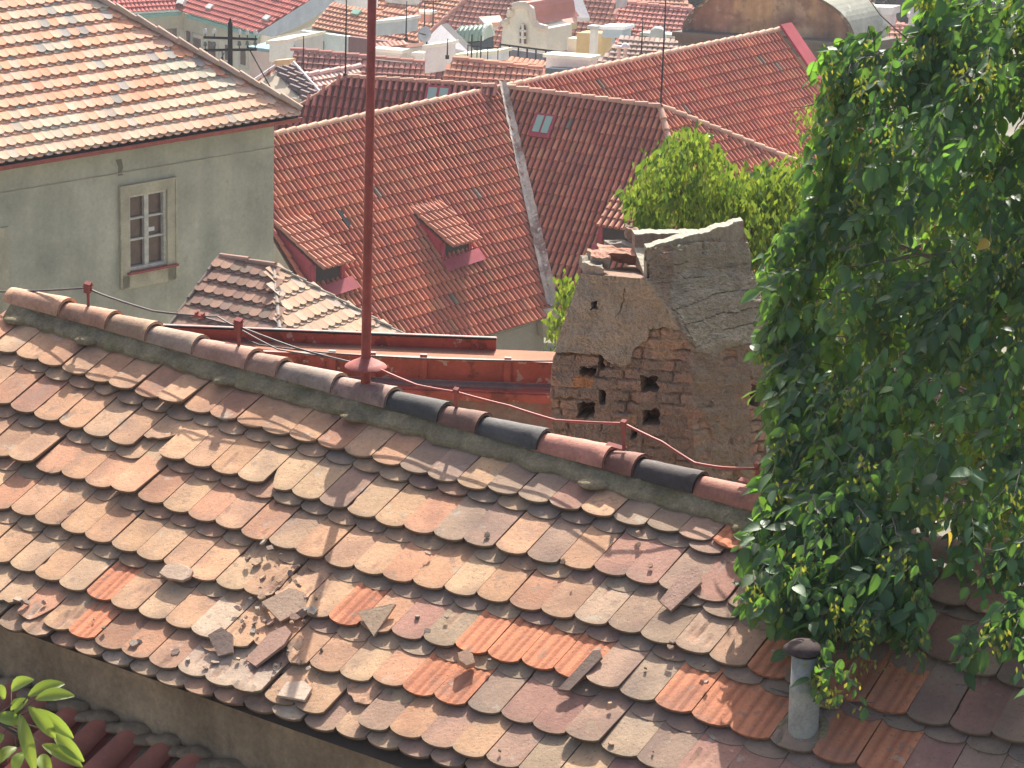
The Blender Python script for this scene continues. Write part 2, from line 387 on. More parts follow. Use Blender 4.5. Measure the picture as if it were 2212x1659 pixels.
# mortar blobs
mb = MB()
def blob(mb, c, r, sx, col=(.3, .28, .22), n=8):
    vs = []; fs = []
    for i in range(n+1):
        th = math.pi*i/n
        for k in range(n):
            ph = 2*math.pi*k/n; v = A3((math.sin(th)*math.cos(ph)*sx[0], math.sin(th)*math.sin(ph)*sx[1], math.cos(th)*sx[2]))
            p = A3(c)+v*r; vs.append(p+v*r*.35*nz(p, 18))
    for i in range(n):
        for k in range(n): fs.append((i*n+k, (i+1)*n+k, (i+1)*n+(k+1) % n, i*n+(k+1) % n))
    mb.add(vs, fs, col)
for x in (212, 512, 790, 1312, 1636, 55):
    a = aridge(x); mb = MB(); blob(mb, S(a, .10, .045)[0], .05, (1.7, 1.2, .5), (.34, .30, .22)); mb.build('mortar_patch', M_mortar, house, smooth=True)
# ---------------- broken pieces lying on the roof
M_shard = M_old
def shard(x, y, pts, rot, tilt, label, col, name='broken_tile', th=.014, lift=.085):
    a, b = Sinv(x, y, .06); P, E, D, N = S(a, b, lift); c, s = math.cos(rot), math.sin(rot)
    E2 = E*c+D*s; D2 = D*c-E*s; N2 = nrm(N+E2*tilt[0]+D2*tilt[1]); E2 = nrm(E2-N2*(E2@N2)); D2 = np.cross(N2, E2)
    mb = MB(); top = [P+E2*u+D2*v+N2*0.004*nz((u*40, v*40, 1)) for u, v in pts]; bot = [q-N2*th for q in top]; n = len(pts)
    mb.add(top+bot, [tuple(range(n)), tuple(range(2*n-1, n-1, -1))]+[(i, n+i, n+(i+1) % n, (i+1) % n) for i in range(n)], [jit(col, .05) for _ in range(2*n)])
    return tag(mb.build(name, M_shard), label, 'roof tile', 'broken tile pieces lying on the old roof')
shard(385, 1243, [(-.09, .03), (-.085, -.03), (-.02, -.05), (.07, -.045), (.09, -.01), (.08, .03), (.03, .055), (-.04, .055)], -.1, (0, -.12), 'rounded broken tile end lying loose on the left part of the old roof', (.42, .30, .22))
shard(812, 1338, [(-.09, -.02), (.07, -.09), (.05, .10), (.03, .09)], .1, (0.1, .1), 'pointed triangular tile splinter lying beside the lone orange tile', (.55, .38, .25))
shard(1283, 1583, [(-.05, .02), (-.02, -.03), (.055, -.035), (.06, 0.0), (-.03, .04)], .2, (.1, 0), 'small square tile chip lying low on the roof near its bottom edge', (.56, .38, .26))
shard(1262, 1455, [(-.03, -.14), (.02, -.12), (.032, .10), (.0, .125), (-.03, .11)], 0.12, (0.05, .03), 'narrow dark strip of tile lying right of the row of fresh orange tiles', (.20, .14, .11))
shard(1012, 1432, [(-.04, -.02), (0, -.035), (.04, -.02), (.045, .02), (0, .035), (-.035, .025)], .4, (.3, -.2), 'small stone-like lump of tile lying above two fresh orange tiles', (.48, .30, .2), th=.035, lift=.1)
shard(480, 1392, [(-.08, -.02), (.06, -.06), (.10, .0), (.02, .06), (-.06, .05)], .3, (.1, .1), 'dark curved tile fragment lying left of the collapsed spot', (.27, .19, .15))
shard(588, 1400, [(-.06, -.12), (.03, -.13), (.07, .03), (.05, .10), (-.02, .12), (-.07, .05)], .15, (-.15, .05), 'big upright-lying broken tile in the middle of the collapsed spot', (.40, .24, .18))
shard(625, 1310, [(-.08, -.1), (.08, -.08), (.075, .06), (0, .10), (-.08, .05)], .45, (.12, -.1), 'tilted half tile at the top of the collapsed spot', (.44, .30, .21))
shard(640, 1500, [(-.07, -.04), (.07, -.05), (.075, .03), (.02, .07), (-.06, .05)], -.3, (.08, -.1), 'pale chipped tile half lying below the collapsed spot', (.58, .44, .33))
shard(1480, 1275, [(-.05, -.12), (.03, -.14), (.055, .06), (.02, .10), (-.02, .13), (-.06, .05)], .1, (.03, .02), 'thin split tile sheet lying to the left of the elm foliage', (.44, .28, .21))
mb = MB()
def chip(x, y, sz, col):
    a, b = Sinv(x, y, .06); P, E, D, N = S(a, b, .062+random.uniform(0, .022)); k = random.uniform(0, 6.28); n = random.choice((4, 5, 6))
    N2 = nrm(N+A3((random.gauss(0, .3), random.gauss(0, .3), 0))); E2 = nrm(np.cross(N2, D)); D2 = np.cross(N2, E2)
    ex = random.uniform(.5, 1.0)
    pts = [(sz*(.6+.5*random.random())*math.cos(k+6.28*i/n), ex*sz*(.6+.5*random.random())*math.sin(k+6.28*i/n)) for i in range(n)]
    top = [P+E2*u+D2*v for u, v in pts]; bot = [q-N2*.01 for q in top]
    mb.add(top+bot, [tuple(range(n)), tuple(range(2*n-1, n-1, -1))]+[(i, n+i, n+(i+1) % n, (i+1) % n) for i in range(n)], [jit(col, .15) for _ in range(2*n)])
for _ in range(60):
    x = random.gauss(590, 50); y = 1330+(x-590)*.2+random.gauss(0, 75)
    chip(x, min(y, 1540), random.uniform(.006, .034), random.choice([(.38, .24, .18), (.45, .30, .2), (.25, .18, .14), (.5, .42, .33)]))
for _ in range(12):
    x = random.uniform(0, 560); y = 1285+x*.33+random.gauss(0, 14); chip(x, y, random.uniform(.008, .035), random.choice([(.45, .32, .24), (.42, .33, .25), (.3, .22, .17)]))
for _ in range(28):
    x = random.uniform(900, 1700); y = random.uniform(1150, 1640); chip(x, y, random.uniform(.006, .022), random.choice([(.45, .3, .2), (.25, .2, .15), (.4, .3, .24)]))
tag(mb.build('tile_rubble', M_shard), 'small chips and crumbs of broken tile scattered over the old roof', 'tile rubble', kind='stuff')
# ---------------- ruined chimney (part of the old house)
def c2(x, y): return (1086.25+x/2.585, 444.4+y/2.585)
DC, DL_, DR = 16.2, 16.45, 16.85
# level tables: C corner, L corner, R corner (image px at equal heights)
lv = [((1397, 600), (1256, 588), (1612, 566)), ((1444, 665), (1236, 650), (1636, 628)), ((1490, 754), (1205, 735), (1657, 715)), ((1492, 820), (1190, 800), (1660, 780)), ((1495, 900), (1189, 878), (1658, 860)), ((1502, 1000), (1200, 978), (1656, 955)), ((1502, 1110), (1200, 1085), (1656, 1060))]
def lev(s, which):
    s = min(max(s, 0), len(lv)-1.001); i = int(s); t = s-i; a = lv[i][which]; b = lv[i+1][which]
    return (a[0]*(1-t)+b[0]*t, a[1]*(1-t)+b[1]*t)
HOLES = [(430, 905, 512, 955), (418, 1098, 512, 1180), (538, 1036, 572, 1112), (772, 948, 862, 1040), (778, 1143, 870, 1222), (716, 1245, 748, 1300), (503, 528, 532, 575), (538, 833, 562, 912), (1378, 1000, 1420, 1120)]
PLL = [(300, 380), (950, 300), (960, 420), (930, 570), (990, 690), (900, 675), (820, 690), (822, 745), (740, 790), (720, 870), (690, 892), (600, 872), (545, 822), (290, 812), (280, 600)]
PLR = [(930, 200), (1400, 200), (1500, 740), (1400, 755), (1290, 785), (1190, 812), (1070, 815), (1000, 690), (930, 570)]
CR = [[(925, 590), (1000, 560), (1080, 530), (1200, 480), (1330, 470), (1430, 455)], [(1000, 655), (1100, 640), (1180, 600), (1290, 590), (1440, 555)], [(1190, 700), (1300, 672), (1460, 640)], [(955, 370), (1000, 405), (1110, 390)], [(935, 330), (1010, 310)], [(930, 570), (960, 600), (1000, 660), (1060, 800)], [(1105, 200), (1100, 270)], [(690, 450), (670, 560), (650, 600)], [(1200, 810), (1300, 780), (1440, 740)]]
def segd(x, y, a, b):
    dx, dy = b[0]-a[0], b[1]-a[1]; t = max(0, min(1, ((x-a[0])*dx+(y-a[1])*dy)/(dx*dx+dy*dy))); return math.hypot(x-a[0]-dx*t, y-a[1]-dy*t)
def chim_face(mb, w0, w1, d0, d1, nx, ny, right, tab=None, extra=0.):
    vs = []; cs = []
    a0 = at(*lev(3, w0), d0); a1 = at(*lev(3, w1), d1); nn = nrm(np.cross(a1-a0, UP)); nn = nn if nn[1] < 0 else -nn
    for j in range(ny+1):
        s = j/ny*6
        if tab: t_ = j/ny; l = at(*[tab[0][k]*(1-t_)+tab[2][k]*t_ for k in (0, 1)], d0); r = at(*[tab[1][k]*(1-t_)+tab[3][k]*t_ for k in (0, 1)], d1)
        else: l = at(*lev(s, w0), d0); r = at(*lev(s, w1), d1)
        for i in range(nx+1):
            p = l+(r-l)*i/nx; q = px(p); x = (q[0]-1086.25)*2.585; y = (q[1]-444.4)*2.585
            jx = 9*mn.noise(Vector((x*.03, y*.03, 1))); jy = 9*mn.noise(Vector((x*.03, y*.03, 7)))
            X, Y = x+jx, y+jy
            pl = inside(X, Y, PLR if right else PLL)
            off = .018*mn.noise(Vector((x*.010, y*.010, 3)))+.009*mn.noise(Vector((x*.045, y*.045, 4)))+.007*mn.noise(Vector((x*.11, y*.11, 6)))+.004*mn.noise(Vector((x*.3, y*.3, 16)))
            if pl:
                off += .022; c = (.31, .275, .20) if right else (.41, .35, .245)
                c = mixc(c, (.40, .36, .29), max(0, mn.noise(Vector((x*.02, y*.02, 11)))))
            else:
                # masonry courses
                ch = 62; yy = Y+(0.16*X if right else -.06*X)*(1); row = math.floor(yy/ch); fy = yy/ch-row
                bl = 185 if row % 2 else 140; xx = X/bl+row*.37; ix = math.floor(xx); fx = xx-ix
                h = mn.noise(Vector((row*3.7, ix*5.3, 1 if right else 2)))
                e = min(min(fx, 1-fx)*bl, min(fy, 1-fy)*ch); g_ = min(1, e/9)
                if right:
                    cover = mn.noise(Vector((x*.006, y*.006, 21)))+(.32 if x < 1370 else -.3)-(y > 1200)*.25
                    if cover > .0: h = .1; g_ = 1; off += .012
                    c = (.285, .215, .155) if cover > 0 else mixc((.42, .31, .22), (.40, .24, .17), h+.5)
                else: c = mixc((.28, .23, .175), (.39, .27, .185), min(1, max(0, 1.4*h+.5)))
                gm = min(1, max(0, .40+1.5*mn.noise(Vector((x*.008, y*.008, 41))))); off += .014*h-.028*(1-g_)*gm; c = mixc(c, (.19, .15, .11), (1-g_)*(.3+.6*gm))
                if mn.noise(Vector((x*.010, y*.012, 31)))+.4*mn.noise(Vector((x*.04, y*.04, 3))) > .07: c = mixc(c, (.28, .225, .165), .85); off += .006
            ee = math.hypot((X-905)/105, (Y-765)/95)+.35*mn.noise(Vector((x*.03, y*.03, 77)))
            if not right and ee < 1: c = mixc(c, (.44, .31, .19), min(.75, (1-ee)*4)); off += .016*math.sqrt(1-ee)
            if not right and 395 < X < 500 and 945 < Y < 1015: c = (.50, .27, .13)
            for cr in CR:
                for k in range(len(cr)-1):
                    if min(cr[k][0], cr[k+1][0])-12 < x < max(cr[k][0], cr[k+1][0])+12 and segd(x+jx*.8, y+jy*.8, cr[k], cr[k+1]) < 2.4: off -= .009; c = mixc(c, (.10, .085, .06), .6)
            for (x0, y0, x1, y1) in HOLES:
                if x0 < X+jx*.6 < x1 and y0 < Y+jy*.6 < y1: off -= .13; c = (.13, .08, .06) if off > -.2 else c
            vs.append(p+nn*(off+extra)); cs.append(jit(c, .05))
    mb.add(vs, [(j*(nx+1)+i, (j+1)*(nx+1)+i, (j+1)*(nx+1)+i+1, j*(nx+1)+i+1) for j in range(ny) for i in range(nx)], cs)
    return vs
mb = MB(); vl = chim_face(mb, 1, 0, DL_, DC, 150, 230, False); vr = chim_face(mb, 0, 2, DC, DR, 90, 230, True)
# join the two faces along the corner
n0 = len(vl); 
for j in range(230): mb.f.append((j*151+150, (j+1)*151+150, n0+(j+1)*91, n0+j*91))
Lt, Ct, Rt = vl[0], vl[150], vr[90]; Bt = at(*lv[0][1], DL_)+at(*lv[0][2], DR)-at(*lv[0][0], DC)
Lb, Rb = vl[-151], vr[-1]; Bb = Lb+Rb-vl[-1]
mb.quad(Rt, Rb, Bb, Bt, (.25, .22, .18)); mb.quad(Bt, Bb, Lb, Lt, (.25, .22, .18)); mb.quad(Lt, Ct, Rt, Bt, (.30, .20, .15))
chim = mb.build('chimney', M_stone, house, smooth=False); chim['label'] = 'ruined chimney with crumbling render and holes in its brickwork'
# upper flue: hollow four-wall stack with broken left side
def rough_wall(mb, a, b, ta, tb, th, inward, col, nx=40, ny=16, topcol=(.42, .40, .33), jag=.012):
    """wall slab: a,b bottom ends, ta,tb top ends, thickness th along inward"""
    a, b, ta, tb = A3(a), A3(b), A3(ta), A3(tb); inn = nrm(inward); O = len(mb.v); vs = []; cs = []
    jg = [jag*(mn.noise(Vector((i*.11, th*50, 3)))*1.3+mn.noise(Vector((i*.5, th*50, 8)))*.4) for i in range(nx+1)]
    for side in (0, 1):
        for j in range(ny+1):
            for i in range(nx+1):
                t = i/nx; s = j/ny; lo = a+(b-a)*t; hi = ta+(tb-ta)*t+UP*jg[i]
                p = lo+(hi-lo)*s+(inn*th if side else 0); k = .010*nz(p, 6)+.006*nz(p, 25); p = p+inn*(k if side else -k)
                vs.append(p); cs.append(jit(mixc(col, topcol, .8 if j == ny else 0), .06))
    m = (nx+1)*(ny+1); fs = []
    for j in range(ny):
        for i in range(nx):
            q = (j*(nx+1)+i, j*(nx+1)+i+1, (j+1)*(nx+1)+i+1, (j+1)*(nx+1)+i); fs.append(q); fs.append(tuple(m+k for k in reversed(q)))
    for i in range(nx): fs.append((ny*(nx+1)+i, ny*(nx+1)+i+1, m+ny*(nx+1)+i+1, m+ny*(nx+1)+i))
    for i in (0, nx):
        for j in range(ny): fs.append((j*(nx+1)+i, (j+1)*(nx+1)+i, m+(j+1)*(nx+1)+i, m+j*(nx+1)+i))
    mb.add(vs, fs, cs)
mb = MB()
c0 = at(1397, 608, DC); r0 = at(1613, 572, DR); ct = at(1397, 536, DC); rt = at(1604, 504, DR); rt[2] = ct[2] if abs(rt[2]-ct[2]) < .1 else rt[2]
bv = at(1365, 497, DC+.42)-at(1397, 535, DC); bv[2] = 0; dep = float(np.linalg.norm(bv)); back = bv/dep
rough_wall(mb, c0, r0, ct, rt, .085, back, (.31, .275, .20), 70, 24)
chim_face(mb, 0, 2, DC, DR, 84, 40, True, tab=((1398, 537), (1604, 505), (1397, 612), (1614, 580)), extra=.0)
rough_wall(mb, c0+back*dep, r0+back*dep, at(1365, 497, DC+.42), at(1590, 494, DR+.3), .09, -back, (.30, .22, .17), 60, 16)
rough_wall(mb, r0, r0+back*dep, rt, at(1590, 494, DR+.3), .09, c0-r0, (.3, .22, .17), 30, 16)
rough_wall(mb, c0+back*.10, c0+back*dep, at(1390, 590, DC+.1), at(1366, 520, DC+.40), .08, r0-c0, (.33, .23, .17), 24, 16, jag=.02)
# near-black floor quad inside the flue
mb.quad(c0+back*.05, r0+back*.05, r0+back*dep, c0+back*dep, (.04, .03, .03))
# broken shoulder pieces on the left
Ue = nrm(c0-at(1256, 588, DL_)); Bk = back*.8
def lump(x, y, d, su, sb, sh, col, top=None):
    O = at(x, y, d); b4 = [O, O+Ue*su, O+Ue*su+Bk*sb, O+Bk*sb]; t4 = [q+UP*sh*(1+random.uniform(-.1, .1)) for q in b4]
    n = 8
    for axis in range(5):
        quads = [(b4[0], b4[1], t4[1], t4[0]), (b4[1], b4[2], t4[2], t4[1]), (b4[2], b4[3], t4[3], t4[2]), (b4[3], b4[0], t4[0], t4[3]), (t4[0], t4[1], t4[2], t4[3])][axis]
        vs = []; 
        for j in range(n+1):
            for i in range(n+1):
                s, t = i/n, j/n; p = (quads[0]*(1-s)+quads[1]*s)*(1-t)+(quads[3]*(1-s)+quads[2]*s)*t
                k = A3((nz(p, 14), nz(p, 14, 5), nz(p, 14, 9)))*.018+A3((nz(p, 45), nz(p, 45, 5), nz(p, 45, 9)))*.008; vs.append(p+k)
        mb.add(vs, [(j*(n+1)+i, j*(n+1)+i+1, (j+1)*(n+1)+i+1, (j+1)*(n+1)+i) for j in range(n) for i in range(n)], [jit(top if (axis == 4 and top) else col, .08) for _ in vs])
lump(1264, 594, 16.42, .12, .22, .06, (.33, .29, .23))
lump(1278, 574, 16.46, .12, .25, .055, (.38, .29, .21), (.42, .22, .16))
lump(1300, 562, 16.62, .26, .20, .045, (.20, .10, .07), (.46, .25, .18))
lump(1310, 556, 16.80, .24, .06, .10, (.36, .32, .26))
lump(1352, 520, 16.75, .1, .08, .07, (.33, .24, .18))
mb.build('broken_flue', M_stone, chim, smooth=False)
#%%COND
# ================================================================= lightning conductor and mast
def ridge_up(x, y):   # point in the vertical plane of the ridge
    gv = nrm(np.cross(g, UP)); r = ray(x, y); return r*((P0@gv)/(r@gv))
lc = thing('lightning_conductor', 'dark and red lightning wire strung on small red brackets along the old ridge', 'lightning wire', S(0, 0)[0])
def sagline(pts, n=8, sag=.01):
    out = []
    for i in range(len(pts)-1):
        a, b = A3(pts[i]), A3(pts[i+1])
        for k in range(n): t = k/n; out.append(a+(b-a)*t-UP*sag*4*t*(1-t))
    out.append(A3(pts[-1])); return out
mb = MB(); M_wire = surf('dark_wire', rough=.5, var=None, fine=None, bump=None, spec=.5)
dk = (.09, .07, .07); rd = (.38, .08, .06)
P = [ridge_up(x, y) for x, y in [(-40, 622), (0, 630), (60, 629), (188, 622), (230, 640), (330, 672), (425, 682), (515, 705), (640, 752), (760, 783), (786, 790)]]
mb.tube(sagline(P, 3, .002), .0055, dk, 6)
mb.tube(sagline([ridge_up(x, y) for x, y in [(425, 682), (470, 684), (520, 712), (600, 755), (700, 770)]], 3, .002), .004, dk, 6)
mb.tube(sagline([ridge_up(x, y) for x, y in [(820, 798), (900, 832), (985, 847), (1100, 877), (1200, 908), (1347, 915), (1430, 955), (1500, 1000), (1560, 1010), (1638, 1012)]], 4, .002), .0065, rd, 6)
mb.build('wire', M_wire, lc, smooth=True)
for x, yt, yb in [(190, 617, 668), (515, 696, 750), (985, 843, 893), (1347, 913, 968), (1636, 1003, 1045)]:
    mb = MB(); t = ridge_up(x, yt); b = ridge_up(x+1, yb); up = nrm(t-b)
    mb.box(b-E1*.009-D1*.003, E1*.018, D1*.006, t-b, rd)
    if x < 600: mb.box(t-E1*.022-D1*.012-UP*.035, E1*.045, D1*.026, UP*.052, rd); mb.box(t-E1*.028-D1*.016-UP*.002, E1*.056, D1*.032, UP*.006, rd)
    else: mb.box(t-E1*.014-D1*.010-UP*.01, E1*.028, D1*.02, UP*.02, rd)
    mb.box(b-E1*.10-D1*.012-UP*.004, E1*.11, D1*.024, UP*.005, rd)
    mb.build('bracket', M_redpaint, lc)
mb = MB(); q = ridge_up(432, 682)
mb.box(q-E1*.035-D1*.008-UP*.008, E1*.07, D1*.016, UP*.014, rd); mb.box(q-E1*.03-D1*.01+UP*.006, E1*.012, D1*.02, UP*.012, rd); mb.box(q+E1*.015-D1*.01+UP*.006, E1*.012, D1*.02, UP*.012, rd)
mb.build('clamp', M_redpaint, lc)
b0 = ridge_up(789, 868); tp = b0+UP*2.6
mast = thing('mast', 'tall thin red pole with conical rain collar rising through the old ridge', 'pole', b0)
mb = MB(); mb.tube([b0-UP*.1, b0+UP*.27, b0+UP*1.2, b0+UP*3.2], [.0245, .0245, .0225, .0205], (.4, .07, .06), 16); mb.build('pole', M_redpaint, mast, smooth=True)
mb = MB(); hc = (ridge_up(790, 790)-b0)[2]
mb.lathe(b0+UP*hc, [(.026, .045), (.04, .035), (.075, .018), (.105, 0), (.109, -.006), (.104, -.006), (.075, .012), (.026, .034)], (.45, .09, .08), 28); mb.build('rain_collar', M_redpaint, mast, smooth=True)
# ---------------- vent pipe
a, b = Sinv(1733, 1578, .05); pb = S(a, b, .03)[0]
vp = thing('vent_pipe', 'grey cement vent pipe with a dark cap standing on the old roof', 'vent pipe', pb)
ax = nrm(UP+A3((-.03, -.02, 0)))
k_ = (ray(1733, 1578)[1]*0+1); sc_px = FOC/(pb@F)
hp = 178/sc_px/math.cos(TH); rp = 31/sc_px
mb = MB(); mb.lathe(pb, [(rp*1.06, -.08), (rp*1.06, hp*.58), (rp*1.06, hp*.6), (rp, hp*.605), (rp*.99, hp), (rp*.85, hp), (rp*.85, hp-.1)], (.4, .4, .36), 28, ax); mb.build('pipe', M_pipe, vp, smooth=True)
mb = MB(); cp = pb+ax*hp-A3((.012, 0, 0)); mb.lathe(cp, [(rp*.8, -.005), (rp*.8, .018), (rp*1.38, .020), (rp*1.40, .027), (rp*1.0, .048), (rp*.5, .060), (0, .064)], (.16, .12, .11), 26, ax)
M_cap = surf('dark_clay_cap', spec=.1, col=(.075, .055, .05), rough=.8, var=(15, .3), fine=(80, .2)); mb.build('cap', M_cap, vp, smooth=True)
mb = MB(); 
for k in range(26):
    t = k/26*6.28; q = S(a+.085*math.cos(t), b+.10*math.sin(t), .045)[0]; blob(mb, q, .022, (1, 1, .6))
mb.build('mortar_collar', M_mortar, vp, smooth=True)
mb = MB(); tw = [S(*Sinv(x, y, .08), .09)[0] for x, y in [(1665, 1490), (1700, 1500), (1770, 1512), (1830, 1520), (1880, 1545), (1930, 1560)]]
mb.tube(tw, [.004, .005, .006, .006, .005, .002], (.2, .16, .12), 5)
for i in (2, 3, 4): mb.tube([tw[i], tw[i]+A3((.08, -.02, .01)), tw[i]+A3((.13, .01, .0))], [.003, .002, .001], (.2, .16, .12), 4)
tag(mb.build('dead_twig', M_bark), 'thin dead twig lying on the roof tiles at the foot of the vent pipe', 'twig')
#%%LOW
# ================================================================= lean-to roof bottom left
Hd = nrm(A3((D1[0], D1[1], 0)))
def wallhit(x, y):
    P = wallpt(0, 0); r = ray(x, y); return r*((P@Hd)/(r@Hd))
lt = wallhit(299, 1592)
low = thing('lean_to', 'dark red barrel-tiled lean-to roof against the brown wall in the lower left corner', 'lean-to', lt-UP*1.5)
def monk(mb, O, U, D, N, u, v0, L, r0, r1, h0, h1, col, n=8, th=.014):
    vs = []; cs = []
    for dr in (0, -th):
        for (v, r, h) in ((v0, r0, h0), (v0+L*.5, (r0+r1)/2, (h0+h1)/2), (v0+L, r1, h1)):
            for k in range(n+1):
                t = math.pi*k/n; vs.append(O+U*(u+(r+dr)*math.cos(t))+D*v+N*(h+(r+dr)*math.sin(t))); cs.append(col)
    m = n+1; fs = []
    for i in range(2):
        for k in range(n): fs.append((i*m+k, i*m+k+1, (i+1)*m+k+1, (i+1)*m+k)); fs.append((3*m+i*m+k+1, 3*m+i*m+k, 3*m+(i+1)*m+k, 3*m+(i+1)*m+k+1))
    for i in (0, 2):
        for k in range(n): fs.append((i*m+k, i*m+k+1, 3*m+i*m+k+1, 3*m+i*m+k))
    mb.add(vs, fs, cs)
Dl = nrm(Hd*math.cos(rad(27))-UP*math.sin(rad(27))); Nl = np.cross(E1, Dl); Nl = Nl if Nl[2] > 0 else -Nl
mb = MB(); mb2 = MB()
for i in range(-14, 14):
    u = i*.205
    for j in range(5):
        c = jit((.62, .17, .10) if random.random() < .8 else (.42, .14, .09), .15)
        if j == 0: c = mixc(c, (.14, .11, .09), .5)
        monk(mb, lt, E1, Dl, Nl, u+random.gauss(0, .004), .03+j*.33+random.gauss(0, .01), .40, .058, .072, .03, .055, c)
        uu_ = u+.1025   # nun tile (trough)
        vs = []; 
        for (v, h) in ((.03+j*.33, .01), (.03+j*.33+.4, .035)):
            for k in range(7):
                t = math.pi*k/6; vs.append(lt+E1*(uu_+.075*math.cos(t))+Dl*v+Nl*(h+.04-.06*math.sin(t)))
        mb.add(vs, [(k, k+1, 8+k, 7+k) for k in range(6)], jit((.40, .12, .08), .1))
    blob(mb2, lt+E1*u+Dl*.0+Nl*.05, .075, (1.3, .7, .5)); blob(mb2, lt+E1*(u+.1)+Dl*.0+Nl*.02, .07, (1.5, .8, .4))
mb.build('barrel_tiles', M_tile, low, smooth=True)
mb2.build('mortar_joint', M_brownwall, low, smooth=True)
mb = MB(); mb.quad(lt-E1*3, lt+E1*3, lt+E1*3+Dl*1.75, lt-E1*3+Dl*1.75); q0 = lt-E1*3+Dl*1.75-UP*.01; mb.quad(q0, q0+E1*6, q0+E1*6-UP*1.5, q0-UP*1.5)
mb.build('wall', M_brownwall, low)
# ---------------- leafy branch bottom left
DB = 8.2
br = thing('fruit_tree_branch', 'sprig of long curved green leaves poking into the lower left corner', 'plant', at(-60, 1640, DB))
LV = [((60, 1245), (180, 1188)), ((150, 1275), (345, 1210)), ((190, 1292), (398, 1275)), ((62, 1370), (150, 1292)), ((150, 1330), (295, 1500)), ((180, 1345), (392, 1500)), ((105, 1370), (190, 1690)), ((-20, 1385), (125, 1425)), ((285, 1470), (448, 1625)), ((225, 1535), (440, 1655)), ((90, 1550), (-10, 1640)), ((215, 1590), (275, 1690)), ((-30, 1220), (25, 1290)), ((130, 1570), (85, 1690)), ((20, 1480), (-60, 1560))]
def leaf(mb, base, tip, wid, upv, col, n=6, fold=.35, droop=.18, back=None):
    base, tip = A3(base), A3(tip); ax = tip-base; L = np.linalg.norm(ax); ax = ax/L
    sd = nrm(np.cross(ax, upv)); nn = np.cross(sd, ax); vs = []; cs = []
    for i in range(n+1):
        t = i/n; w_ = wid*math.sin(math.pi*min(1, t*.96+.02))**.75*.5; c = base+ax*L*t+nn*(4*t*(1-t))*L*droop
        for k in (-1, -.5, 0, .5, 1):
            vs.append(c+sd*w_*k+nn*(abs(k)*w_*fold+.0008*math.sin(i*3+k))); cs.append(mixc(col, (col[0]*1.5, col[1]*1.3, col[2]*1.3), .5 if k == 0 else 0))
    mb.add(vs, [(i*5+k, (i+1)*5+k, (i+1)*5+k+1, i*5+k+1) for i in range(n) for k in range(4)], cs)
mb = MB()
for i, (a_, b_) in enumerate(LV):
    d0 = DB+random.uniform(-.05, .05); A_ = at(a_[0]/2.471, 987.5+a_[1]/2.471, d0); B_ = at(b_[0]/2.471, 987.5+b_[1]/2.471, d0-random.uniform(-.02, .05))
    lf = MB(); leaf(lf, A_, B_, .040, nrm(UP+A3((-.5+random.random()*.6, -.9, 0))), jit((.22, .30, .08), .15), n=10, fold=.4, droop=.14); lf.build('leaf', M_leaf2, br, smooth=True)
    mb.tube([at(-40/2.471, 987.5+1400/2.471, DB), at((a_[0]*.5+30)/2.471, 987.5+(a_[1]*.5+700)/2.471, DB), A_], [.003, .0025, .0012], (.2, .2, .08), 5)
mb.build('stem', M_bark, br)
#%%REDROOF
# ================================================================= red sheet-metal parapet roof behind the ridge
zt = at(800, 767, 19.0)[2]
fA, fB = pz(560, 757, zt), pz(1230, 783, zt); Ua = nrm(fB-fA); Ba = A3((-Ua[1], Ua[0], 0))
annex = thing('sheet_metal_roof', 'low flat roof of dusty red sheet metal with flaking red upstands behind the old ridge', 'flat roof', fA-UP*2)
LA = np.linalg.norm(fB-fA); rA = pz(800, 747, zt); dpt = (rA-pz(800, 767, zt))@Ba
mb = MB(); mb.box(fA-Ua*1.6-UP*.02, Ua*(LA+1.8), Ba*(dpt+.02), UP*.02); mb.build('top_sheet', M_sheet, annex)
def wavy(mb, O, U, L, V, nx=60, ny=6, amp=.006, bk_=None):
    vs = []
    for j in range(ny+1):
        for i in range(nx+1):
            p = A3(O)+U*L*i/nx+V*j/ny; vs.append(p+bk_*amp*nz(p, 2.5))
    mb.add(vs, [(j*(nx+1)+i, (j+1)*(nx+1)+i, (j+1)*(nx+1)+i+1, j*(nx+1)+i+1) for j in range(ny) for i in range(nx)])
pm = FOC/19.0*math.cos(TH)
mb = MB(); wavy(mb, fA-Ua*1.6-Ba*.012, Ua, LA+1.8, -UP*(47/pm), 80, 6, .012, Ba)
mb.box(fA-Ua*1.6-Ba*.03-UP*.012, Ua*(LA+1.8), Ba*.03, UP*.016)
mb.build('front_upstand', M_red, annex)
mb = MB(); q = fA-Ua*1.6-Ba*.16-UP*(62/pm); mb.box(q, Ua*(LA+1.8), Ba*.155, UP*.03); mb.box(q-UP*.03-Ba*.02, Ua*(LA+1.8), Ba*.03, UP*.05); mb.build('ledge', M_red, annex)
M_lowwall = surf('stained_purple_wall', col=(.24, .17, .16), rough=.95, var=(2, .25), fine=(25, .15), stain=[(4, .5, .6, (.30, .07, .06), .5), (7, .6, .66, (.32, .3, .28), .5)], bump=(25, .5, .01))
mb = MB(); mb.box(fA-Ua*1.6-Ba*.10-UP*1.6, Ua*(LA+1.7), Ba*.2, UP*1.45); mb.build('wall', M_lowwall, annex)
r0_ = pz(330, 722, zt); r1_ = pz(1071, 761, zt)
q = fA+Ba*dpt; s0 = (r0_-q)@Ua; s1 = (r1_-q)@Ua
mb = MB(); wavy(mb, q+Ua*s0+UP*(24/pm), Ua, s1-s0, -UP*(25/pm), 50, 3, .008, Ba); mb.box(q+Ua*s0+Ba*.03, Ua*(s1-s0), Ba*.04, UP*(23/pm)); mb.build('rear_upstand', M_red, annex)
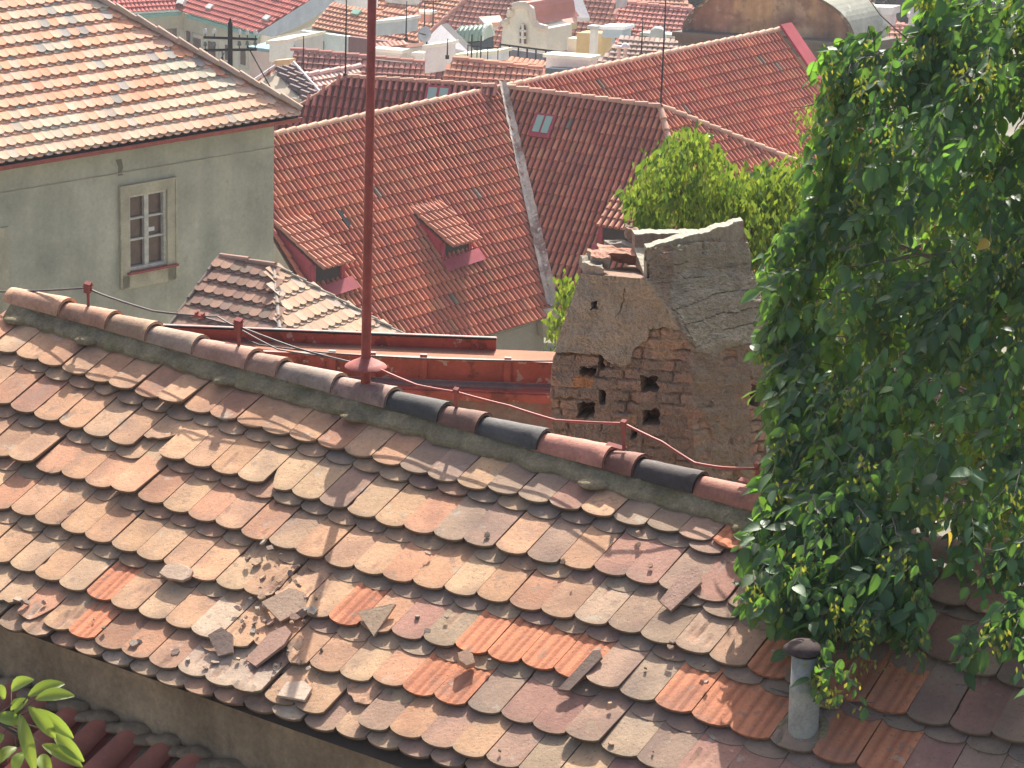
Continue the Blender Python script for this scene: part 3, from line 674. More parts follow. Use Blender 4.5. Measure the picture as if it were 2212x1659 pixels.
mb = MB(); mb.box(q+Ua*s0+UP*(24/pm)-Ba*.02, Ua*(s1-s0), Ba*.02, UP*.012, (.1, .1, .1)); mb.build('coping', M_dark, annex)
for x in (707, 795+0, 907, 1090):
    s = (pz(x, 775, zt)-fA)@Ua; mb = MB(); mb.box(fA+Ua*s-Ba*.035-UP*(44/pm), Ua*.045, Ba*.03, UP*(52/pm)); mb.build('seam_clip', M_redpaint, annex)
mb = MB(); P = [pz(x, y, zt+.02) for x, y in [(330, 702), (470, 708), (560, 745), (700, 762), (860, 772), (1000, 777), (1195, 780)]]
mb.tube(sagline(P, 4, .002), .0055, dk, 6); mb.build('wire', M_wire, annex, smooth=True)
#%%MID
# ================================================================= tiled roof builders
def rib_tiles(mb, pl, poly, pitch=.18, ex=.35, colf=None, n=5, trough=(.16, .045, .035), u0=None, low=False, base=None, flat=False):
    us = [p[0] for p in poly]; vs_ = [p[1] for p in poly]; r = pitch*(.46 if flat else .33)
    mb.poly([pl.w(u, v, -.005) for u, v in poly], trough)
    nu = int((max(us)-min(us))/pitch)+1; nv = int((max(vs_)-min(vs_))/ex)+1
    for j in range(nv+1):
        v0 = min(vs_)+j*ex
        for i in range(nu+1):
            u = min(us)+(i+.5)*pitch
            if not inside(u, v0+ex*.5, poly): continue
            k_ = mn.noise(Vector((u*.22, v0*.3, 3.3))); c = tuple(q*(1+.17*k_) for q in colf(u, v0)); P = []; C = []
            h_ = .045*mn.noise(Vector((u*.3, v0*.35, 8)))+random.uniform(0, .008); dv_ = .035*mn.noise(Vector((u*.5, v0*.2, 5)))
            for (v, rr, h) in ((v0-.02, r*.86, 0.), (v0+ex+.02, r*1.05, .06 if flat else .03)):
                for k in range(n+1):
                    t = math.pi*k/n; P.append(pl.w(u+rr*math.cos(t), v+dv_, h+h_+.02+(.35 if flat else 1.4)*rr*math.sin(t))); C.append(c)
            m = n+1; fs = [(k, k+1, m+k+1, m+k) for k in range(n)]
            fs.append(tuple(m+k for k in range(n+1)))
            nb = len(P); P.append(pl.w(u, v0+ex+.015, .01)); C.append((c[0]*.4, c[1]*.4, c[2]*.4))
            for k in range(n+1): C[m+k] = c
            mb.add(P, fs[:-1]+[(m+k, m+k+1, nb) for k in range(n)], C)
        # trough lip per row
        if not low:
            pass
def plain_tiles(mb, pl, poly, w=.19, ex=.27, colf=None, n=4, vbase=None):
    us = [p[0] for p in poly]; vs_ = [p[1] for p in poly]
    mb.poly([pl.w(u, v, -.01) for u, v in poly], (.12, .08, .06))
    nu = int((max(us)-min(us))/w)+2; nv = int((max(vs_)-min(vs_))/ex)+2; vb = max(vs_) if vbase is None else vbase
    for j in range(nv):
        for lay in (0, 1):
            v1 = vb-j*ex+(.045 if not lay else 0)
            for i in range(nu):
                u = min(us)+(i+.5*((j+lay) % 2))*w
                if not inside(u, min(v1-ex*.45, vb-.02), poly): continue
                c = colf(u, v1); hb = .055 if lay else .036; L = ex+.06; hw = w*.485; P = []; up = random.uniform(0, .006)
                for k in range(n+1):
                    x = -hw+2*hw*k/n; y = -.055*(1-math.sqrt(max(0, 1-(.97*x/hw)**2)))
                    P += [pl.w(u+x, v1-L, .012 if lay else 0), pl.w(u+x, v1+y, hb+up), pl.w(u+x, v1+y, hb-.02)]
                C = [c, c, (c[0]*.5, c[1]*.5, c[2]*.5)]*(n+1)
                mb.add(P, [(3*k, 3*k+1, 3*k+4, 3*k+3) for k in range(n)]+[(3*k+1, 3*k+2, 3*k+5, 3*k+4) for k in range(n)], C)
def ridge_line(mb, a, b, r, colf, L=.38, n=6, lift=0.):
    a, b = A3(a), A3(b); d = b-a; T = np.linalg.norm(d); d = d/T; sd = nrm(np.cross(d, UP)); nn = np.cross(sd, d); m = max(1, int(T/L))
    for i in range(m):
        c = colf(); p = a+d*T*i/m; q = a+d*(T*(i+1)/m+.04); P = []
        for (o, rr, h) in ((p, r*.85, 0), (q, r*1.08, .02)):
            for k in range(n+1):
                t = math.pi*k/n; P.append(o+sd*rr*math.cos(t)+nn*(rr*math.sin(t)+lift+h))
        mc = n+1; P.append(q+nn*(lift))
        mb.add(P, [(k, k+1, mc+k+1, mc+k) for k in range(n)]+[(mc+k, mc+k+1, 2*mc) for k in range(n)], c)
REDS = [(.52, .17, .10), (.50, .155, .09), (.54, .19, .11), (.47, .14, .09), (.56, .215, .125), (.45, .145, .10)]
def redf(u, v):
    if random.random() < .006: return jit((.24, .19, .15), .1)
    if random.random() < .02: return jit((.50, .22, .12), .1)
    return jit(random.choice(REDS), .12)
# ================================================================= big red barrel-tiled building in the middle
zm = -17.8
plA = roofplane(595, 292, 1680, 67, zm, 44)
J = plA.hit(1084, 190); J[2] = zm
eJ = plA.uv(J); V0 = plA.hit(1192, 676); ze = V0[2]; vE = plA.uv(V0)[1]
uJ = eJ[0]; uL = plA.huv(470, 318)[0]; uR = plA.huv(1682, 66)[0]
big = thing('red_roofed_building', 'large building with deep red barrel-tile roofs, a cross wing, dormers and white mortared valley', 'building', A3((J[0], J[1], gzat(J[1]))))
mb = MB()
rib_tiles(mb, plA, [(uL, 0), (uJ, 0), plA.uv(V0), (uL, vE)], .175, .35, redf)
rib_tiles(mb, plA, [(uJ, 0), (uR, 0), (uR, 8.5), (uJ+5, 8.5)], .175, .35, redf)
Kp = pz(1426, 234, zm)
n_ = np.cross(Kp-J, V0-J); n_ = nrm(n_ if n_[2] > 0 else -n_); uB = nrm(Kp-J); dB_ = nrm(np.cross(uB, n_)); dB_ = dB_ if dB_[2] < 0 else -dB_
plB = Pl(J, uB, dB_)
vEB = (zm-ze)/(-dB_[2])
plC = Pl(Kp, plA.U, plA.D)
# B/C intersection through K
hd = nrm(np.cross(plB.N, plC.N)); hd = hd if hd[2] < 0 else -hd; HB = Kp+hd*((zm-ze)/(-hd[2]))
H2 = plC.hit(1765, 372); hd2 = nrm(H2-Kp); H2e = Kp+hd2*((zm-ze)/(-hd2[2]))
rib_tiles(mb, plB, [plB.uv(J), plB.uv(Kp), plB.uv(HB), plB.uv(V0)], .175, .35, redf)
rib_tiles(mb, plC, [plC.uv(Kp), plC.uv(H2e), plC.uv(HB)], .175, .35, redf)
mb.build('roof', M_rib, big)
# rear slopes closing the volume
mb = MB(); back_ = A3((-plA.D[0], -plA.D[1], 0)); back_ = nrm(back_)
def slope_back(p, L=9): return p+back_*L*math.cos(rad(44))-UP*L*math.sin(rad(44))
rL, rR = plA.w(uL, 0), plA.w(uR, 0)
mb.quad(slope_back(rL), slope_back(rR), rR, rL, (.33, .12, .09))
nE = np.cross(uB, H2e-Kp); dX = nrm(np.cross(nE, plA.N)); dX = dX if dX[2] < 0 else -dX; mb.poly([Kp, J, J+dX*((zm-ze)/(-dX[2])), H2e], (.33, .12, .09))
mb.build('rear_slope', M_rib, big)
def ridc(): return jit((.56, .32, .22), .12)
mb = MB(); ridge_line(mb, rL, J, .11, ridc); ridge_line(mb, J, rR, .11, ridc); ridge_line(mb, J, Kp, .11, ridc, lift=.02); ridge_line(mb, Kp, HB, .10, ridc, lift=.02); ridge_line(mb, Kp, H2e, .11, ridc, lift=.03)
mb.build('ridge_tiles', M_rib, big)
# mortared valley
mb = MB(); nvy = 60; ws = []
for i in range(nvy+1):
    t = i/nvy; p = J+(V0-J)*t+UP*.04; sA = nrm(np.cross(V0-J, plA.N)); sB = nrm(np.cross(plB.N, V0-J)); sA = sA if sA@plA.U < 0 else -sA; sB = sB if sB@plB.U > 0 else -sB
    wd = .12+.06*t; 
    for k, (sv, q) in enumerate(((sA, wd), (sA, wd*.4), (sA, 0), (sB, wd*.4), (sB, wd))):
        e = sv*(q*(1+.25*nz((t*30, k, 1))))+UP*(.14+.03*nz((t*40, k*3, 2))+q*.35); mb.v.append(p+e); mb.c.append((.5, .5, .5))
for i in range(nvy):
    for k in range(4): mb.f.append((i*5+k, i*5+k+1, (i+1)*5+k+1, (i+1)*5+k))
mb.build('valley_mortar', M_flash, big)
# walls
mb = MB(); wc = (.46, .40, .30)
def dn(p, h): q = A3(p).copy(); q[2] -= h; return q
Hh = nrm(A3((plA.D[0], plA.D[1], 0)))
eL = plA.w(uL, vE)-Hh*.25-UP*.12; eV = V0-Hh*.25-UP*.12
mb.quad(eL, dn(eL, 9), dn(eV, 9), eV, wc)
hB = nrm(A3((plB.D[0], plB.D[1], 0))); eV2 = V0-hB*.3-UP*.12; eH = HB-hB*.3-UP*.12; mb.quad(eV2, dn(eV2, 9), dn(eH, 9), eH, wc)
eC = H2e-Hh*.25-UP*.1; eH2 = HB-Hh*.25-UP*.1; mb.quad(eH2, dn(eH2, 9), dn(eC, 9), eC, wc)
gb = slope_back(rR); mb.poly([plA.w(uR, 8.5, -.1), dn(plA.w(uR, 8.5), 9), dn(gb, 9), gb, rR], (.4, .3, .2)); gb = slope_back(rL); mb.poly([plA.w(uL, vE, -.1), dn(plA.w(uL, vE), 9), dn(gb, 9), gb, rL], wc)
mb.build('wall', M_wall, big)
mb = MB(); p = V0-UP*.1; mb.tube([p+UP*.25, p-UP*.1, p-UP*.5], [.32, .42, .35], (.42, .36, .26), 10); mb.tube([eL+Hh*.06-UP*.06, eV+Hh*.06-UP*.06], .06, (.40, .36, .28), 6); mb.build('cornice', M_wall, big)
# red verge flashing on the right end
mb = MB(); v0_, v1_ = plA.w(uR, -.1, .12), plA.w(uR, 8.5, .12); mb.box(v0_, plA.U*.55, v1_-v0_, plA.N*.08); mb.build('verge_flashing', surf('raspberry_red_sheet', col=(.42, .05, .07), rough=.6, var=(1, .2), fine=None, bump=None), big)
# dormers -----------------------------------------------------------------
M_pink = surf('raspberry_paint', col=(.36, .05, .07), rough=.6, var=(2, .2), fine=(15, .1), bump=None)
def dormer(pl, top, roofL, roofR, front_lo, label=None):
    """top: px where the dormer roof leaves the slope (left), roofL/roofR: px of its front roof corners (left shoulder, right), front_lo px of lower front sill"""
    T = pl.hit(*top)
    uT, vT = pl.uv(T); uF, vF = pl.huv(*front_lo)
    Wd = 1.15                                          # dormer width
    d = thing('tmp', None, None, (0, 0, 0)) if False else None
    # roof plane flatter than main: leaves main at vT, rises relative
    Lr = (vF-vT)*.97; ang = rad(21)
    Dh = nrm(A3((pl.D[0], pl.D[1], 0))); Dd = nrm(Dh*math.cos(ang)-UP*math.sin(ang))
    return T, uT, vT, uF, vF, Dh, Dd
def build_dormer(pl, uc, vt, vf, wd, pitch2, nn_='dormer'):
    Dh = nrm(A3((pl.D[0], pl.D[1], 0))); Dd = nrm(Dh*math.cos(rad(pitch2))-UP*math.sin(rad(pitch2)))
    T0 = pl.w(uc-wd/2, vt); Lm = 0
    # front: vertical plane at main-slope v=vf ; roof length until above it
    F0 = pl.w(uc-wd/2, vf); run = (F0-T0)@Dh; Lr = run/math.cos(rad(pitch2))+.25
    pd = Pl(T0, pl.U, Dd); mb = MB()
    # flare: the roof widens where it meets the slope on the far side
    poly = [(0, 0), (wd, 0), (wd+.9, 1.2*Lr*.35), (wd+.55, Lr*.75), (wd, Lr), (0, Lr)]
    rib_tiles(mb, pd, [(0, 0), (wd+.05, 0), (wd+.05, Lr), (0, Lr)], .175, .35, lambda u, v: jit((.46, .20, .13), .12))
    # thickness below
    dm = mb.build(nn_, M_rib, big)
    mb = MB(); pts = [pd.w(0, 0, -.02), pd.w(0, Lr-.15, -.05)]
    eT = pd.w(0, Lr-.2, -.06); eR = pd.w(wd, Lr-.2, -.06)
    def main_under(p):   # drop vertically onto the main slope
        k = ((p-pl.O)@pl.N)/pl.N[2]; return p-UP*k
    fl, fr = main_under(eT), main_under(eR)
    nS = 14
    for s_, o in ((0, 0.02), (wd, wd-.02)):
        for i in range(nS):
            a, b = pd.w(o, (Lr-.2)*i/nS, -.04), pd.w(o, (Lr-.2)*(i+1)/nS, -.04); mb.quad(a, b, main_under(b), main_under(a), (.2, .1, .1))
        mb.build('dormer_side', M_pink, dm); mb = MB()
    mb = MB(); k = (fl-fl); wlt = .16
    H = (eT-fl)[2]
    mb.box(fl, (fr-fl), -Dh*.02, UP*.16); mb.box(fl-Dh*.0+Dh*.02, (fr-fl)*.0+pl.U*.12, -Dh*.06, UP*H); mb.box(fr-pl.U*.12+Dh*.02, pl.U*.12, -Dh*.06, UP*H)
    mb.quad(pl.w(*(np.array(pl.uv(fl))-A3((.1, 0))), .16), pl.w(*(np.array(pl.uv(fl))+A3((-.1, .34))), .18), pl.w(*(np.array(pl.uv(fr))+A3((.25, .28))), .18), pl.w(*(np.array(pl.uv(fr))+A3((.25, -.1))), .16))
    mb.build('dormer_sill', M_pink, dm)
    mb = MB(); b = -Dh*.05; mb.quad(fl+b+UP*.15, fr+b+UP*.15, fr+b+UP*H, fl+b+UP*H); mb.build('opening', M_opening_shade, dm)  # dark sheet paints the inner shade of the dormer
    return dm
ua, va = plA.huv(880, 452); uf, vf_ = plA.huv(1000, 555)
build_dormer(plA, ua+.58, va, vf_, 1.15, 25)
ua2, va2 = plA.huv(560, 478); uf2, vf2 = plA.huv(688, 628)
build_dormer(plA, (plA.huv(672, 630)[0]+.58), plA.huv(672, 630)[1]-(vf_-va)*1.25, plA.huv(672, 630)[1], 1.15, 25)
ub, vb_ = plB.huv(1320, 535); build_dormer(plB, ub+.2, vb_-1.9, vb_, 1.15, 26)
# roof windows, dark vent
def skylight(pl, x, y, wd, hh):
    u, v = pl.huv(x, y); mb = MB(); mb.box(pl.w(u-wd/2, v-hh/2, .04), pl.U*wd, pl.D*hh, pl.N*.10); o = mb.build('skylight', M_pink, big)
    for s in (-1, 1):
        mb = MB(); mb.box(pl.w(u+s*wd*.21-wd*.16, v-hh*.4, .145), pl.U*wd*.32, pl.D*hh*.72, pl.N*.01); mb.build('pane', surf('green_pane', col=(.30, .46, .38), rough=.25, var=None, fine=None, bump=None, spec=.6), o)
skylight(plB, 1174, 276, .62, .75)
mb = MB(); u, v = plA.huv(742, 480); mb.box(plA.w(u-.08, v-.3, .06), plA.U*.16, plA.D*.5, plA.N*.06, (.1, .1, .11)); mb.build('vent_tile', M_dark, big)
# rear wing F
zf = zm+.15
plF = roofplane(745, 167, 1066, 188, zf, 43)
pf = [plF.huv(x, y) for x, y in [(745, 167), (1066, 188), (1078, 205), (900, 245), (560, 320), (560, 285)]]
wing = thing('rear_wing', 'smaller dark red barrel-tiled hipped roof rising just behind the main red ridge', 'building', A3((plF.O[0], plF.O[1], gzat(plF.O[1]))))
mb = MB(); rib_tiles(mb, plF, pf, .185, .36, lambda u, v: jit((.33, .10, .08), .12)); mb.build('roof', M_rib, wing)
mb = MB(); ridge_line(mb, plF.hit(745, 167), plF.hit(1066, 188), .10, ridc); ridge_line(mb, plF.hit(745, 167), plF.hit(575, 277), .07, ridc)
mb.build('ridge_tiles', M_rib, wing)
mb = MB(); a_, b_ = plF.hit(745, 167), plF.hit(1066, 188); bk2 = -nrm(A3((plF.D[0], plF.D[1], 0))); q1, q2 = a_+bk2*4-UP*4, b_+bk2*4-UP*4
mb.quad(a_, b_, q2, q1, (.33, .11, .08)); lo = plF.hit(575, 277); mb.poly([a_, q1, lo], (.33, .11, .08)); mb.build('rear_slope', M_rib, wing)
mb = MB(); lo2 = plF.hit(900, 245); mb.quad(lo, dn(lo, 8), dn(q1, 5), q1, wc); mb.quad(lo, lo2, dn(lo2, 8), dn(lo, 8), wc); mb.quad(q1, q2, dn(q2, 5), dn(q1, 5), wc); mb.build('wall', M_wall, wing)
u, v = plF.huv(945, 217); mb = MB(); mb.box(plF.w(u-.35, v-.4, .04), plF.U*.7, plF.D*.8, plF.N*.1); o = mb.build('skylight', M_pink, wing)
mb = MB(); mb.box(plF.w(u-.28, v-.33, .14), plF.U*.24, plF.D*.6, plF.N*.01); mb.box(plF.w(u+.04, v-.33, .14), plF.U*.24, plF.D*.6, plF.N*.01); mb.build('pane', bpy.data.materials['green_pane'], o)
# aerial rods
def rod(name, pts, r, label, col=(.05, .05, .05), feet=None):
    mb = MB(); mb.tube(pts, r, col, 6); return tag(mb.build(name, M_dark), label, 'aerial')
def vert_rod(x, y, d, hpx, r, label, extra=None):
    b = at(x, y, d); h = hpx/(FOC/d*math.cos(TH)); mb = MB(); mb.tube([b, b+UP*h*.5, b+UP*h], [r, r*.85, r*.5], (.05, .05, .05), 6)
    mb.tube([b, b+UP*.12], r*2.5, (.05, .05, .05), 6)
    for e in (extra or []): hh, L = e; mb.tube([b+UP*h*hh-A3((L/2, 0, 0)), b+UP*h*hh+A3((L/2, 0, 0))], r*.6, (.05, .05, .05), 5)
    return tag(mb.build('aerial_rod', M_dark), label, 'aerial')
dK = Kp@F; dP = (plF.O)@F
vert_rod(1427, 236, dK, 262, .03, 'tall thin black rod standing on the end of the cross-wing ridge')
vert_rod(746, 168, dP, 190, .03, 'thin black rod standing at the left end of the rear wing ridge')
#%%LEFT
# ================================================================= left house with sunlit plain-tile roof
zg = -12.0
plG = roofplane(0, 345, 648, 241, zg, 37)
lh = thing('plastered_house', 'tall grey-green plastered house on the left with a sunlit salmon plain-tile roof', 'house', A3((plG.O[0], plG.O[1], gzat(plG.O[1]))))
uE = plG.huv(648, 241)[0]; pg_ = [plG.huv(-420, 412), (uE, 0), plG.huv(205, -2), plG.huv(100, -60), plG.huv(-420, -30)]
pg_[0] = (pg_[0][0], 0)
SAL = [(.70, .37, .24), (.70, .41, .28), (.68, .32, .19), (.68, .44, .31), (.72, .35, .21), (.64, .41, .29)]
def salf(u, v):
    k = nz((u*.5, v*1.2, 5)); c = random.choice(SAL if k < .38 else [(.54, .46, .34), (.60, .45, .33), (.48, .42, .32)])
    if random.random() < .08: c = (.36, .32, .28)
    if v > -.5: c = mixc(c, (.62, .46, .32), .4)
    return jit(c, .1)
mb = MB(); plain_tiles(mb, plG, pg_, .19, .27, salf, vbase=.05); mb.build('roof', M_tile, lh)
hipA, hipB = plG.w(uE, 0, .03), plG.hit(205, -2)
mb = MB(); ridge_line(mb, hipA, hipB+(hipB-hipA)*.3, .09, lambda: jit((.48, .34, .25), .12), .4, lift=.02); mb.build('hip_tiles', M_rib, lh)
Gh = nrm(A3((plG.D[0], plG.D[1], 0))); mb = MB(); top_ = hipB+(hipB-hipA)*.3; far_ = hipA-Gh*12; far_[2] = hipA[2]-.3; mb.poly([hipA, far_, top_-Gh*3, top_], (.3, .16, .12)); mb.build('far_slope', M_tile, lh)
mb = MB(); gA = plG.w(-6, .02, -.12)+Gh*.02; gB = plG.w(uE, .02, -.12)+Gh*.02; n = 8
for k in range(n):
    t0, t1 = math.pi*k/n, math.pi*(k+1)/n
    f = lambda t: Gh*(-.07*math.cos(t)+.03)-UP*(.085*math.sin(t))
    mb.quad(gA+f(t0), gA+f(t1), gB+f(t1), gB+f(t0), (.3, .1, .08))
mb.tube([gA+Gh*.10, gB+Gh*.10], .014, (.4, .1, .08), 6)
mb.build('gutter', M_redpaint, lh)
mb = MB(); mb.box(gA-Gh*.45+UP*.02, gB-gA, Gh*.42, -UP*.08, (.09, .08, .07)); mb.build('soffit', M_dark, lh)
WO = plG.w(0, 0)-Gh*.42-UP*.1
def whit(x, y): r = ray(x, y); return r*((WO@Gh)/(r@Gh))
crn = whit(592, 290); sW = (crn-WO)@plG.U
wl0 = WO-plG.U*6; wr0 = WO+plG.U*sW
mb = MB(); Hs = 12; wpl = Pl(WO, plG.U, -UP)
# wall with window opening: build as four strips round the opening
wx0, wy1 = whit(276, 424), whit(360, 410)
uW0 = (whit(277, 500)-WO)@plG.U; uW1 = (whit(359, 490)-WO)@plG.U; zW1 = whit(318, 415)[2]; zW0 = whit(320, 577)[2]
def wp(u, z, o=0.): q = WO+plG.U*u+Gh*o; q[2] = z; return q
zt_, zb_ = WO[2]+.1, WO[2]-Hs
def strip(u0, u1, z0, z1, nx=30, nz_=20):
    vs = []
    for j in range(nz_+1):
        for i in range(nx+1):
            q = wp(u0+(u1-u0)*i/nx, z0+(z1-z0)*j/nz_); e = 0 if (i in (0, nx) or j in (0, nz_)) else .018; vs.append(q+Gh*e*nz(q, 1.1))
    mb.add(vs, [(j*(nx+1)+i, j*(nx+1)+i+1, (j+1)*(nx+1)+i+1, (j+1)*(nx+1)+i) for j in range(nz_) for i in range(nx)])
strip(-6, uW0, zb_, zt_); strip(uW1, sW, zb_, zt_); strip(uW0, uW1, zW1, zt_); strip(uW0, uW1, zb_, zW0)
q = wp(sW, zb_); q2 = wp(sW, zt_); mb.quad(q, q-Gh*10, q2-Gh*10, q2); q = wp(-6, zb_); q2 = wp(-6, zt_); mb.quad(q, q-Gh*10, q2-Gh*10, q2)
wall_o = mb.build('wall', M_plaster, lh)
# string line, stain strip
mb = MB(); a_, b_ = whit(0, 416), whit(592, 318); mb.tube([a_+Gh*.012-plG.U*3, b_+Gh*.012], .010, (.24, .23, .17), 5); mb.build('string_line', M_trimp, lh)
mb = MB(); cw = [(249, 345), (262, 343), (266, 362), (262, 372), (266, 378), (254, 380), (255, 360)]
mb.poly([whit(x, y)+Gh*.006 for x, y in cw], (.19, .18, .13)); mb.build('stain_patch', M_tile, lh)
mb = MB(); pil = whit(10, 600); uP = (pil-WO)@plG.U; mb.box(wp(uP-.35, zb_, 0), plG.U*.42, Gh*.04, UP*(whit(8, 490)[2]-zb_), (.4, .38, .3)); mb.build('corner_strip', M_trimp, lh)
# window
mb = MB(); tw_ = .17; zc0, zc1 = zW0-.30, zW1+.17
for (u0, u1, z0, z1) in ((uW0-tw_, uW0, zc0, zc1), (uW1, uW1+tw_, zc0, zc1), (uW0, uW1, zW1, zc1)): mb.box(wp(u0, z0), plG.U*(u1-u0), Gh*.045, UP*(z1-z0))
for (u0, u1, z0, z1) in ((uW0-tw_-.03, uW0-tw_, zc0, zc1+.03), (uW1+tw_, uW1+tw_+.03, zc0, zc1+.03), (uW0-tw_, uW1+tw_, zc1, zc1+.03)): mb.box(wp(u0, z0), plG.U*(u1-u0), Gh*.065, UP*(z1-z0))
mb.box(wp(uW0-tw_, zc0-.02), plG.U*(uW1-uW0+2*tw_), Gh*.045, UP*(zW0-zc0-.05))
mb.build('window_surround', M_trimp, lh)
mb = MB(); win_d = -.10; fw = .05
for (u0, u1, z0, z1) in ((uW0, uW0+fw, zW0, zW1), (uW1-fw, uW1, zW0, zW1), (uW0+fw, uW1-fw, zW1-fw, zW1), (uW0+fw, uW1-fw, zW0, zW0+fw)): mb.box(wp(u0, z0, win_d), plG.U*(u1-u0), Gh*.09, UP*(z1-z0))
um = (uW0+uW1)/2; zm_ = zW0+(zW1-zW0)*.38; zh = zW0+(zW1-zW0)*.66
mb.box(wp(um-.045, zW0+fw, win_d), plG.U*.09, Gh*.075, UP*(zW1-zW0-2*fw))
for z_ in (zm_, zh): mb.box(wp(uW0+fw, z_, win_d), plG.U*(um-.045-uW0-fw), Gh*.06, UP*.035); mb.box(wp(um+.045, z_, win_d), plG.U*(uW1-fw-um-.045), Gh*.06, UP*.035)
win = mb.build('window', M_wood, lh)
mb = MB(); mb.box(wp(uW0+fw*.5, zW0+fw*.5, win_d-.01), plG.U*(uW1-uW0-fw), Gh*.012, UP*(zW1-zW0-fw)); mb.build('pane', M_glass, win)
mb = MB(); mb.box(wp(um+.05, zm_+.10, win_d+.004), plG.U*.17, Gh*.004, UP*.075, (.8, .8, .75)); mb.build('paper_sheet', M_metal, win)
mb = MB(); mb.box(wp(uW0-.06, zW0-.05, -.05), plG.U*(uW1-uW0+.26), Gh*.16, UP*.035, (.4, .1, .08)); mb.build('sill', M_redpaint, win)
#%%HIP
# ---------------- small hip roof against the plastered house
zn = at(590, 576, 47.5)[2]
Np = pz(590, 576, zn); Mp = pz(476, 553, zn)
sh = thing('hipped_annex', 'small weathered plain-tile hip roof tucked against the plastered house', 'house', dn(Np, 6))
Cn = at(607, 722, 46.4); Rr = at(905, 745, 48.4)
Cn = Np+(Cn-Np)*1.0
def pl3(a, b, c):
    n = nrm(np.cross(b-a, c-a)); n = n if n[2] > 0 else -n; U = nrm(np.cross(UP, n)); D = np.cross(U, n); D = D if D[2] < 0 else -D; return Pl(a, U, D)
p1 = pl3(Np, Mp, Cn); p2 = pl3(Np, Cn, Rr)
mb = MB()
def c1f(u, v): return jit(random.choice([(.30, .17, .12), (.26, .15, .11), (.34, .20, .14), (.24, .16, .12)]), .12)  # left face: shade on this slope put into darker tile colours
def c2f(u, v): return jit(random.choice([(.50, .33, .22), (.48, .35, .25), (.46, .30, .20), (.44, .35, .27)]), .1)  # right face: sunlight on this slope put into lighter tile colours
M1 = p1.hit(476, 553); L1 = p1.hit(345, 735); C1 = p1.hit(607, 735)
plain_tiles(mb, p1, [p1.uv(Np), p1.uv(M1), p1.uv(L1), p1.uv(C1)], .19, .27, c1f)
plain_tiles(mb, p2, [p2.uv(Np), p2.uv(p2.hit(612, 760)), p2.uv(p2.hit(930, 760))], .19, .27, c2f)
mb.build('roof', M_tile, sh)
mb = MB()
ridge_line(mb, M1, Np, .06, lambda: jit((.34, .2, .15), .1)); ridge_line(mb, Np, p1.hit(606, 735), .035, lambda: jit((.36, .31, .25), .1), .25); ridge_line(mb, Np+p2.N*.03, p2.hit(928, 758)+p2.N*.03, .03, lambda: jit((.45, .38, .3), .1), .25); ridge_line(mb, M1, L1, .035, lambda: jit((.2, .15, .12), .1), .3)
mb.build('ridge_tiles', M_rib, sh)
mb = MB(); a_, b_, c_ = L1, p1.hit(607, 735), p2.hit(930, 760); mb.quad(a_, b_, dn(b_, 6), dn(a_, 6), (.35, .33, .28)); mb.quad(b_, c_, dn(c_, 6), dn(b_, 6), (.35, .33, .28)); mb.quad(c_, Np, dn(Np, 6), dn(c_, 6), (.35, .33, .28)); mb.quad(Mp, L1, dn(L1, 6), dn(Mp, 6), (.35, .33, .28)); mb.build('wall', M_wall, sh)
#%%FAR
# ================================================================= far town
PINK = [(.56, .27, .20), (.60, .30, .22), (.53, .25, .19)]
ORA = [(.62, .30, .19), (.66, .34, .22), (.58, .27, .18)]
LRED = [(.58, .16, .13), (.55, .15, .12), (.61, .18, .14)]
BRN = [(.42, .30, .24), (.38, .27, .22), (.46, .34, .28)]
WHT = (.68, .63, .56)
def fc(L, a=.06): return lambda u, v: jit(random.choice(L), a)
def far_house(label, eave, dist, pitch, poly, cols, wall=WHT, name='town_house', tile='rib', ridge=None, pit=.26, ex=.38, drop=9, cat='house', group='houses of the town below'):
    z = at(eave[0], eave[1], dist)[2]; pl = roofplane(*eave, z, pitch); P3 = [pl.hit(x, y) for x, y in poly]
    cen = sum(P3)/len(P3); t = thing(name, label, cat, A3((cen[0], cen[1], gzat(cen[1]))), group)
    mb = MB(); uvp = [pl.uv(p) for p in P3]
    tr = tuple(x*.55 for x in cols[0])
    rib_tiles(mb, pl, uvp, pit*.85, ex*.75, fc(cols), n=3, trough=tr, flat=True); mb.build('roof', M_far, t)
    mb = MB(); bt = min(p[2] for p in P3)-drop
    for i in range(len(P3)):
        a, b = P3[i]-UP*.05, P3[(i+1) % len(P3)]-UP*.05; mb.quad(a, b, A3((b[0], b[1], bt)), A3((a[0], a[1], bt)), wall)
    mb.build('wall', M_wall, t)
    if ridge:
        mb = MB()
        for (x0, y0, x1, y1) in ridge: ridge_line(mb, pl.hit(x0, y0), pl.hit(x1, y1), .12, lambda: jit(cols[1], .08), .45, n=4)
        mb.build('ridge_tiles', M_far, t)
    return t, pl
def block(label, x0, y0, x1, y1, hpx, dist, depth, col, cap=None, name='chimney_stack', cat='chimney', az=35, capo=.08, capt=.12, parent=None, group=None, drop=0, baseless=False, pots=0):
    A_ = at(x0, y0, dist); B_ = pz(x1, y1, A_[2]); k = FOC/dist*math.cos(TH); h = hpx/k+drop; Bv = A3((math.sin(rad(az)), math.cos(rad(az)), 0))*depth*.4
    if parent is None: t = thing(name, label, cat, (A_+B_)/2-UP*h, group)
    else: t = parent
    mb = MB(); U = B_-A_; mb.box(A_-UP*h, U, Bv, UP*(h-(capt if cap else 0)), col); o = mb.build('stack' if parent is None else name, M_wall, t)
    if cap:
        mb = MB(); un = nrm(U); bn = nrm(Bv); mb.box(A_-UP*capt-un*capo-bn*capo, U+un*2*capo, Bv+bn*2*capo, UP*capt, cap); mb.build('cap', M_wall, t if parent is None else o)
    return t
